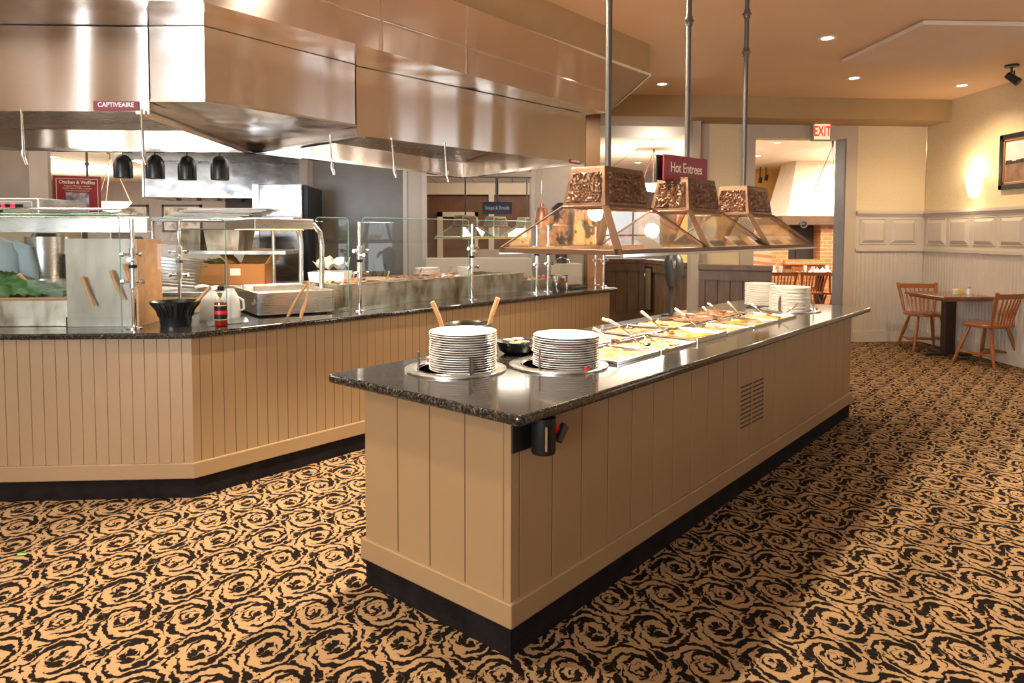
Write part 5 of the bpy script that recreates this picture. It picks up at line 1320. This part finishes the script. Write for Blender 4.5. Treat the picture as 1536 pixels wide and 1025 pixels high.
# person at the far left edge
def person():
    t = thing('person', 'person with dark hair in a pale blue shirt, far left behind the counter', 'person', (-4.12, 5.50, 0), .5)
    me = bpy.data.meshes.new('body'); J = {}
    pts = [((0, 0, .98), .15), ((0, .01, 1.2), .145), ((0, .01, 1.40), .155), ((0, 0, 1.52), .07), ((0, -.01, 1.58), .055), ((0, -.02, 1.66), .085), ((0, -.02, 1.75), .085),
           ((.10, 0, .9), .09), ((.11, -.01, .5), .065), ((.11, 0, .09), .05), ((.11, -.12, .03), .035), ((-.10, 0, .9), .09), ((-.11, -.01, .5), .065), ((-.11, 0, .09), .05), ((-.11, -.12, .03), .035),
           ((.19, .01, 1.44), .062), ((.25, 0, 1.18), .045), ((.23, -.2, 1.06), .035), ((.22, -.27, 1.04), .03), ((-.19, .01, 1.44), .062), ((-.25, 0, 1.18), .045), ((-.23, -.2, 1.06), .035), ((-.22, -.27, 1.04), .03)]
    ed = [(0, 1), (1, 2), (2, 3), (3, 4), (4, 5), (5, 6), (0, 7), (7, 8), (8, 9), (9, 10), (0, 11), (11, 12), (12, 13), (13, 14), (2, 15), (15, 16), (16, 17), (17, 18), (2, 19), (19, 20), (20, 21), (21, 22)]
    me.from_pydata([p for p, r in pts], ed, [])
    o = bpy.data.objects.new('body', me); COL.objects.link(o); o.parent = t; me.materials.append(SKIN)
    o.modifiers.new('skin', 'SKIN').use_smooth_shade = True; o.modifiers.new('sub', 'SUBSURF').render_levels = 2
    for i, (p, r) in enumerate(pts): me.skin_vertices[0].data[i].radius = (r, r*.8 if i < 3 else r)
    me.skin_vertices[0].data[0].use_root = True
    # shirt and apron, trousers
    MB().ring([(.185, .86), (.175, 1.05), (.185, 1.25), (.20, 1.40), (.16, 1.49), (.075, 1.53), (.07, 1.53), (.07, 1.4), (.15, .86)], n=28).build('shirt', SHIRT, t, M=Matrix.Scale(.78, 4, (0, 1, 0)), smooth=True)
    for s in (-1, 1):
        MB().tube([(s*.13, .01, 1.45), (s*.20, .01, 1.42), (s*.245, 0, 1.24), (s*.25, -.01, 1.16)], [.07, .078, .066, .062], n=14).build('sleeve', SHIRT, t, smooth=True)
        MB().tube([(s*.09, 0, .95), (s*.11, -.01, .5), (s*.11, 0, .06)], [.11, .085, .07], n=14).build('trouser_leg', BLACKP, t, smooth=True)
        MB().box(s*.11-.05, s*.11+.05, -.19, .08, 0, .07).build('shoe', BLACKP, t, bevel=.02)
        for k in range(5):
            if k < 4: MB().tube([(s*.22+(k-1.5)*.017, -.31, 1.035), (s*.22+(k-1.5)*.019, -.345, 1.03), (s*.22+(k-1.5)*.019, -.37+abs(k-1.3)*.006, 1.01)], [.009, .0085, .006], n=8).build('finger', SKIN, t, smooth=True)
            else: MB().tube([(s*.22-s*.025, -.28, 1.03), (s*.22-s*.05, -.305, 1.02), (s*.22-s*.052, -.33, 1.005)], [.011, .010, .007], n=8).build('thumb', SKIN, t, smooth=True)
    MB().lathe([(0, -.11), (.04, -.10), (.068, -.06), (.078, 0), (.078, .05), (.06, .10), (.03, .12), (0, .125)], (0, -.02, 1.70), n=24).build('head', SKIN, t, smooth=True)
    MB().lathe([(.084, -.03), (.088, .02), (.084, .07), (.062, .115), (.03, .135), (0, .138)], (0, -.005, 1.70), n=24).build('hair', HAIR, t, smooth=True)
    MB().tube([(0, -.095, 1.72), (0, -.118, 1.685), (0, -.10, 1.675)], [.008, .013, .008], n=8).build('nose', SKIN, t, smooth=True)
    for s in (-1, 1):
        MB().lathe([(0, -.008), (.010, 0), (0, .008)], (s*.03, -.092, 1.72), n=10).build('eye', BLACKP, t, smooth=True)
        MB().lathe([(0, -.028), (.012, -.01), (.014, .012), (0, .03)], (s*.080, -.01, 1.70), n=10).build('ear', SKIN, t, smooth=True)
    MB().box(-.025, .025, -.094, -.088, 1.640, 1.648).build('mouth', mat('lips', (.35, .10, .08), .5), t)
person()

# ================================================================== soup and bread station beyond the opening
LITBAR = mat('lit_frame', (.50, .58, .50), .3); PALECAP = mat('pale_cap', (.42, .36, .24), .4, .3)  # bars coloured pale greenish to imitate lit edges
for k, (u, yy) in enumerate(((698, 11.0), (744, 11.6), (790, 12.2))):
    p = at_depth(u, 350, yy); Fm = frame((p.x, p.y), AI) @ Matrix.Translation((0, -(S0+S1)/2, 0))
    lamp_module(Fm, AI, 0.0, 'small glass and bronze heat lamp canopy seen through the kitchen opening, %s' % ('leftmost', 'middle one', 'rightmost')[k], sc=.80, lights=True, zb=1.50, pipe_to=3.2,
                group='heat lamp canopies of the soup station', width=.94, detail=True, barm=LITBAR, capm=PALECAP)
p = at_depth(746, 312, 11.2)
sign_board(p.x, p.y, p.z, .04, .48, .20, BLUE, 'blue-grey Soups and Breads sign seen through the kitchen opening', 'Soups & Breads', .085, .72, back=False, lm=WHITE)
tag(MB().cyl((p.x, p.y+.02, p.z+.05), (p.x, p.y+.02, 3.2), .018, n=10).build('hanger_pipe', IRON), 'dark pipe holding the Soups and Breads sign', 'pipe')
sb = thing('soup_counter', 'dark-topped soup counter beyond the kitchen opening', 'buffet counter', (at_depth(750, 350, 11.6).x, 11.65, 0), AI)
MB().box(-1.3, 1.3, -.35, .35, 0, .88).build('panels', TAN, sb); MB().box(-1.4, 1.4, -.45, .45, .88, .92).build('granite_top', GRANITE, sb, bevel=.01)
xa, xb = at_depth(615, 350, 14.5).x, at_depth(875, 350, 14.5).x
struct(MB().box(xa, xb, 14.5, 14.7, 0, 2.38).build('wall_wood', WOODBR))
struct(MB().box(xa, xb, 14.42, 14.7, 2.38, 2.62).build('trim_14', TRIMP))
tm = MB()
for u0, u1 in ((656, 664), (712, 717), (733, 741)):
    a, b = at_depth(u0, 350, 14.4).x, at_depth(u1, 350, 14.4).x; tm.box(a, b, 14.40, 14.49, 0, 2.02 if u0 < 720 else 2.38)
tm.box(at_depth(656, 350, 14.4).x, at_depth(717, 350, 14.4).x, 14.40, 14.49, 1.92, 2.02)
struct(tm.build('trim_15', TRIMP))
struct(MB().box(at_depth(717, 350, 14.3).x, xb, 14.3, 14.39, 0, 1.25).build('trim_16', KWALL))
lamp('AREA', (-.2, 12.6, 3.1), 60, WARM2, 1.5, (-.2, 12.6, 0), name='dining_fill_light')  # unseen panel added to light the soup station room
# framed pictures on the far grey wall at the left
for u0, u1, v0, lb in ((161, 221, 307, 'wide framed picture on the far grey wall beside the waffle sign'), (241, 301, 307, 'wide framed picture on the far grey wall, right of its twin')):
    a = at_depth(u0, v0, 22.9); b = at_depth(u1, v0, 22.9)
    t = thing('framed_picture', lb, 'picture', ((a.x+b.x)/2, 22.996, a.z-.45), PI/2, 'framed pictures on the far grey wall')
    t.rotation_euler = (0, 0, PI/2); picture_frame(t, (b.x-a.x)/2, .45, .07, .04, mat('slate_frame', (.06, .07, .09), .5) if 'slate_frame' not in MATS else MATS['slate_frame'], PAPER, PHOTOL)

# ================================================================== wooden partitions in front of the dining room
ZP = 1.165
def partition(p, q, label, step=.19, post=None):
    p = Vector(p); q = Vector(q); d = q-p; an = math.atan2(d.y, d.x); L = d.length
    t = thing('wooden_partition', label, 'partition', (p.x, p.y, 0), an, 'wooden partitions before the dining room')
    m = MB().grooved(L, .15, ZP-.07, step/2, step, .014, .010); m.box(0, L, .012, .10, .0, ZP-.07)
    m.build('plank_panel', WOODB, t)
    MB().box(-.01, L+.01, -.05, .15, ZP-.07, ZP).build('cap_rail', WOODB, t, bevel=.008)
    MB().box(0, L, -.03, -.0, ZP-.20, ZP-.075).box(0, L, -.03, 0, .10, .26).build('rail', WOODB, t)
    MB().box(0, L, -.015, .0, 0, .10).build('kick', BLACKP, t)
    return t
A_ = at_depth(898, 400, 11.6); B_ = at_depth(967, 400, 11.45); C_ = at_depth(1034, 400, 9.98)
partition((A_.x, A_.y), (B_.x, B_.y), 'dark plank partition left section, right of the far counter end')
partition((B_.x+.02, B_.y-.02), (C_.x, C_.y), 'dark plank partition middle section with a pale framed insert, ending at the beige post')
pt = frame((B_.x+.02, B_.y-.02), math.atan2(C_.y-B_.y, C_.x-B_.x))
t = thing('framed_insert', 'narrow pale framed notice on the middle plank partition', 'notice', tuple(P(pt, .18, -.035, .72)), math.atan2(C_.y-B_.y, C_.x-B_.x))
MB().box(-.13, .13, -.01, .0, -.40, .33).build('frame', BLACKP, t); MB().box(-.10, .10, -.014, -.01, -.37, .30).build('insert', mat('insert_olive', (.22, .16, .09), .5), t)
a = at_depth(1042, 400, 9.7)
tag(MB().box(a.x-.055, a.x+.055, 9.70, 9.90, 0, 3.14).build('square_post', TRIMP), 'beige square post between the middle and right plank partitions', 'post')
D_ = at_depth(1049, 400, 9.3); E_ = at_depth(1158, 400, 8.95)
partition((D_.x, D_.y), (E_.x, E_.y), 'reddish plank partition right section behind the black pump dispenser', .16)
# bright tables and chair backs glimpsed over the partitions
MBt = thing('booth_bench', 'white-topped booth table glimpsed above the left plank partition', 'table', (at_depth(968, 400, 14).x, 14.0, 0))
MB().box(-1.2, 1.2, -.4, .4, .72, .76).build('table_top', PAPER, MBt); MB().box(-.1, .1, -.1, .1, 0, .72).build('pedestal', WOODD, MBt)

# ================================================================== windsor chairs and tables
def make_chair(label, loc, rz, group):
    t = thing('windsor_chair', label, 'chair', loc, rz, group)
    sh = .47
    pts = []
    for k in range(20):
        a = 2*PI*k/20; r = 1.0; x = .24*math.cos(a); y = .22*math.sin(a)
        x = math.copysign(abs(x/.24)**.7*.24, x); y = math.copysign(abs(y/.22)**.75*.22, y); pts.append((x, y))
    MB().prism(pts, sh-.035, sh).build('seat', WOODC, t, bevel=.010, seg=3)
    for sx in (-1, 1):
        for sy in (-1, 1):
            top = Vector((sx*.13, sy*.12, sh-.03)); bot = Vector((sx*.23, sy*.24, 0)); m_ = (top+bot)/2
            MB().tube([top, top*.8+bot*.2, m_, top*.25+bot*.75, bot], [.013, .019, .022, .019, .012], n=12).build('leg', WOODC, t, smooth=True)
    for sx in (-1, 1):
        a = Vector((sx*.203, .205, .13)); b = Vector((sx*.203, -.205, .13)); MB().tube([a, a*.7+b*.3, (a+b)/2, a*.3+b*.7, b], [.009, .014, .017, .014, .009], n=10).build('stretcher', WOODC, t, smooth=True)
    MB().tube([(-.203, 0, .13), (0, 0, .13), (.203, 0, .13)], [.010, .016, .010], n=10).build('stretcher', WOODC, t, smooth=True)
    for sx in (-1, 1):
        MB().tube([(sx*.185, .17, sh-.01), (sx*.205, .20, sh+.15), (sx*.24, .26, sh+.37)], [.014, .019, .020], n=12).build('back_post', WOODC, t, smooth=True)
    rail = []
    for k in range(9):
        u = -1+2*k/8; rail.append(Vector((u*.232, .245+.035*(1-u*u), sh+.33)))
    m = MB()
    for k in range(8):
        m.slab([rail[k]+Vector((0, 0, -.03)), rail[k+1]+Vector((0, 0, -.03)), rail[k+1]+Vector((0, .008, .028)), rail[k]+Vector((0, .008, .028))], (0, 1, 0), .018)
    m.build('top_rail', WOODC, t)
    for k in range(6):
        u = -1+2*(k+1)/7; MB().tube([(u*.16, .185, sh-.01), (u*.18, .205+.01*(1-u*u), sh+.13), (u*.20, .245+.03*(1-u*u), sh+.31)], [.008, .013, .008], n=8).build('spindle', WOODC, t, smooth=True)
    return t
ch = make_chair('orange-brown windsor chair at the far side of the corner table, against the wainscot', (5.70, 9.55, 0), -.12, 'windsor chairs at the corner table')
ch.scale = (1.06,)*3; dup(ch, (5.80, 8.42, 0), PI+.36, 'orange-brown windsor chair at the near side of the corner table, back towards the room')
tb = thing('dining_table', 'dark wooden square table in the corner between two windsor chairs', 'table', (5.69, 9.02, 0), .0)
MB().box(-.34, .33, -.43, .43, .765, .80).build('table_top', WOODT, tb, bevel=.006); MB().box(-.30, .30, -.39, .39, .74, .765).build('apron', WOODT, tb)
MB().box(-.07, .07, -.05, .05, .03, .74).build('pedestal', WOODD, tb, bevel=.006); MB().box(-.30, .30, -.045, .045, 0, .03).box(-.045, .045, -.35, .35, 0, .03).build('foot', WOODD, tb, bevel=.008)
for x, y, lb in ((5.90, 8.96, 'glass salt shaker with steel cap on the corner table'), (5.945, 9.0, 'second glass shaker with steel cap on the corner table')):
    t = thing('salt_shaker', lb, 'shaker', (x, y, .801), group='shakers on the corner table')
    MB().lathe([(0, 0), (.022, 0), (.024, .03), (.018, .07), (0, .07)], n=18).build('jar', WHITEP, t, smooth=True); MB().lathe([(.019, .07), (.02, .085), (.012, .098), (0, .10)], n=18).build('cap', CHROME, t, smooth=True)
t = thing('sweetener_caddy', 'small clear caddy of yellow and white packets on the corner table', 'caddy', (5.78, 9.0, .801))
MB().box(-.05, .05, -.03, .03, 0, .05).build('caddy', HAZY, t); MB().box(-.0, .044, -.022, .022, .002, .075).build('yellow_packets', mat('packet_yellow', (.85, .55, .08), .6), t); MB().box(-.044, -.004, -.022, .022, .002, .07).build('white_packets', PAPER, t)

# ------------------------------------------------------------------ hearth room behind the doorway
for k, (x, y, rz, lb) in enumerate(((5.0, 13.0, PI-.1, 'dark windsor chair in the hearth room, left one at the left table'), (5.55, 13.05, PI+.1, 'dark windsor chair in the hearth room with its back to the doorway, middle one'),
        (6.05, 12.9, PI-.05, 'dark windsor chair in the hearth room nearest the right door jamb'), (5.1, 14.6, .1, 'dark windsor chair in the hearth room beyond the left table'), (6.2, 14.5, -.1, 'dark windsor chair in the hearth room beyond the right table'))):
    dup(ch, (x, y, 0), rz, lb, 'windsor chairs in the hearth room')
for k, (x, y, lb) in enumerate(((5.05, 13.8, 'left laid table in the hearth room'), (6.1, 13.75, 'right laid table in the hearth room'))):
    t = thing('dining_table', lb, 'table', (x, y, 0)); MB().box(-.42, .42, -.40, .40, .78, .82).build('table_top', WOODT, t, bevel=.005); MB().box(-.06, .06, -.06, .06, 0, .78).build('pedestal', WOODD, t)
    for q, (dx, dy) in enumerate(((-.22, -.18), (.22, -.18), (-.22, .18), (.22, .18))):
        g = MB().ring([(.022, 0), (.033, .12), (.033, .125), (.029, .122), (.02, .01), (0, .01), (0, 0)], n=16).build('water_glass', mat('bright_glass', (.75, .78, .8), .1, var=.0) if 'bright_glass' not in MATS else MATS['bright_glass'], smooth=True)
        g.location = (x+dx, y+dy, .821); tag(g, 'clear tumbler on the %s laid table of the hearth room' % ('left', 'right')[k], 'glass', 'tumblers on the %s hearth table' % ('left', 'right')[k])
        n_ = MB().add([(-.07, -.05, 0), (.07, -.05, 0), (.07, .05, 0), (-.07, .05, 0), (0, 0, .10)], [(0, 1, 2, 3), (0, 1, 4), (1, 2, 4), (2, 3, 4), (3, 0, 4)]).build('napkin', PAPER)
        n_.location = (x+dx*.45, y+dy*.6, .821); tag(n_, 'folded white napkin on the %s laid table of the hearth room' % ('left', 'right')[k], 'napkin', 'napkins on the %s hearth table' % ('left', 'right')[k])
FY = 15.2
fx = lambda u, y=FY: at_depth(u, 350, y).x
t = thing('fireplace', 'orange brick fireplace with tapered cream hood seen through the doorway', 'fireplace', (fx(1158), FY, 0))
ox = fx(1158); X2 = 8.6-ox; a = fx(1183)-ox; b = fx(1231)-ox; zt_ = at_depth(1200, 338, FY).z; zb_ = at_depth(1200, 390, FY).z
MB().box(0, a, 0, 1.2, 0, zt_).box(b, X2, 0, 1.2, 0, zt_).box(a, b, 0, 1.2, 0, zb_).box(a, b, .7, 1.2, zb_, zt_).build('brick_body', BRICK, t)
MB().box(a+.01, b-.01, .35, .40, zb_, zt_).box(a+.3, a+.32, .33, .35, zb_, zt_).build('iron_doors', mat('dark_iron', (.05, .035, .03), .5), t)
MB().box(a-.1, b+.1, -.12, .05, zb_-.10, zb_).build('hearth_ledge', BRICK, t)
zm = at_depth(1200, 324, FY).z
MB().box(.15, X2+.1, -.16, 1.25, zt_, zm).build('wooden_mantel', mat('mantel_wood', (.13, .065, .03), .6, var=.2), t, bevel=.01)
c0 = fx(1178)-ox; c1 = fx(1202)-ox
MB().add([(c0, -.08, zm), (X2, -.08, zm), (X2, 1.2, zm), (c0, 1.2, zm), (c1, .35, 3.2), (X2-.6, .35, 3.2), (X2-.6, 1.2, 3.2), (c1, 1.2, 3.2)], [(0, 1, 5, 4), (1, 2, 6, 5), (2, 3, 7, 6), (3, 0, 4, 7), (0, 3, 2, 1), (4, 5, 6, 7)]).build('tapered_hood', CREAM, t)
MB().ring([(.06, -.01), (.085, -.01), (.085, .01), (.06, .01)], n=20).build('horseshoe', IRON, t, M=Matrix.Translation((fx(1200)-ox, -.19, (zt_+zm)/2-.08)) @ Matrix.Rotation(PI/2, 4, 'X'))
t = thing('framed_picture', 'black framed picture on the yellow wall left of the fireplace hood', 'picture', (at_depth(1172, 320, 17.5).x, 17.596, at_depth(1172, 322, 17.5).z), PI/2)
picture_frame(t, .26, .33, .04, .03, BLACKM, PAPER, PHOTOL)
t = thing('bowl_pendant', 'glowing white bowl pendant lamp hanging in the hearth room', 'pendant lamp', (at_depth(1247, 300, 12.0).x, 12.0, at_depth(1247, 309, 12.0).z))
MB().ring([(0, 0), (.12, .015), (.24, .07), (.33, .17), (.345, .19), (.325, .19), (.23, .085), (.11, .03), (0, .015)], n=40).build('glass_bowl', BOWLG, t, smooth=True)
for k in range(3):
    q = 2*PI*k/3+.3; MB().cyl((.33*math.cos(q), .33*math.sin(q), .19), (0, 0, 1.02), .008, n=6).build('rod', COPPER, t)
MB().cyl((0, 0, 1.0), (0, 0, 3.2-t.location.z), .018, n=10).lathe([(0, 0), (.07, 0), (.06, -.03), (0, -.04)], (0, 0, 3.2-t.location.z), n=20).build('stem', IRON, t)
q_ = at_depth(980, 288, 13.6); dup(t, (q_.x, 13.6, q_.z), label='glowing bowl pendant lamp glimpsed between the first two bronze heat lamps', scale=.8)
q_ = at_depth(168, 326, 13.4); dup(t, (q_.x, 13.4, q_.z+.10), label='glowing bowl pendant lamp at left beside the maroon waffle sign')
for u, v in ((1140, 268), (1149, 264)):
    p = at_depth(u, v, 17.0)
    t = thing('track_spotlight', 'small dark spotlight on the hearth room ceiling, %s one' % ('left' if u < 1145 else 'right'), 'spotlight', (p.x, 17.0, p.z), group='spotlights in the hearth room')
    MB().cyl((0, 0, -.10), (0, -.05, .02), .045, .04, n=14).build('spot_head', BLACKM, t, smooth=True); MB().cyl((0, 0, 0), (0, 0, 3.2-p.z), .012, n=8).build('stem', BLACKM, t)
# green scrap and pale scrap on the carpet
p = at_height(33, 833, 0.0)
o = MB().grid(-.02, .02, -.012, .012, 8, 6, lambda x, y: .004+.004*noise.noise(Vector((x*90, y*90, 1)))).build('lettuce_scrap', MATS['lettuce_green']); o.location = (p.x, p.y, .001); o.rotation_euler = (0, 0, .3); tag(o, 'tiny bright green lettuce scrap on the patterned carpet at left', 'scrap')
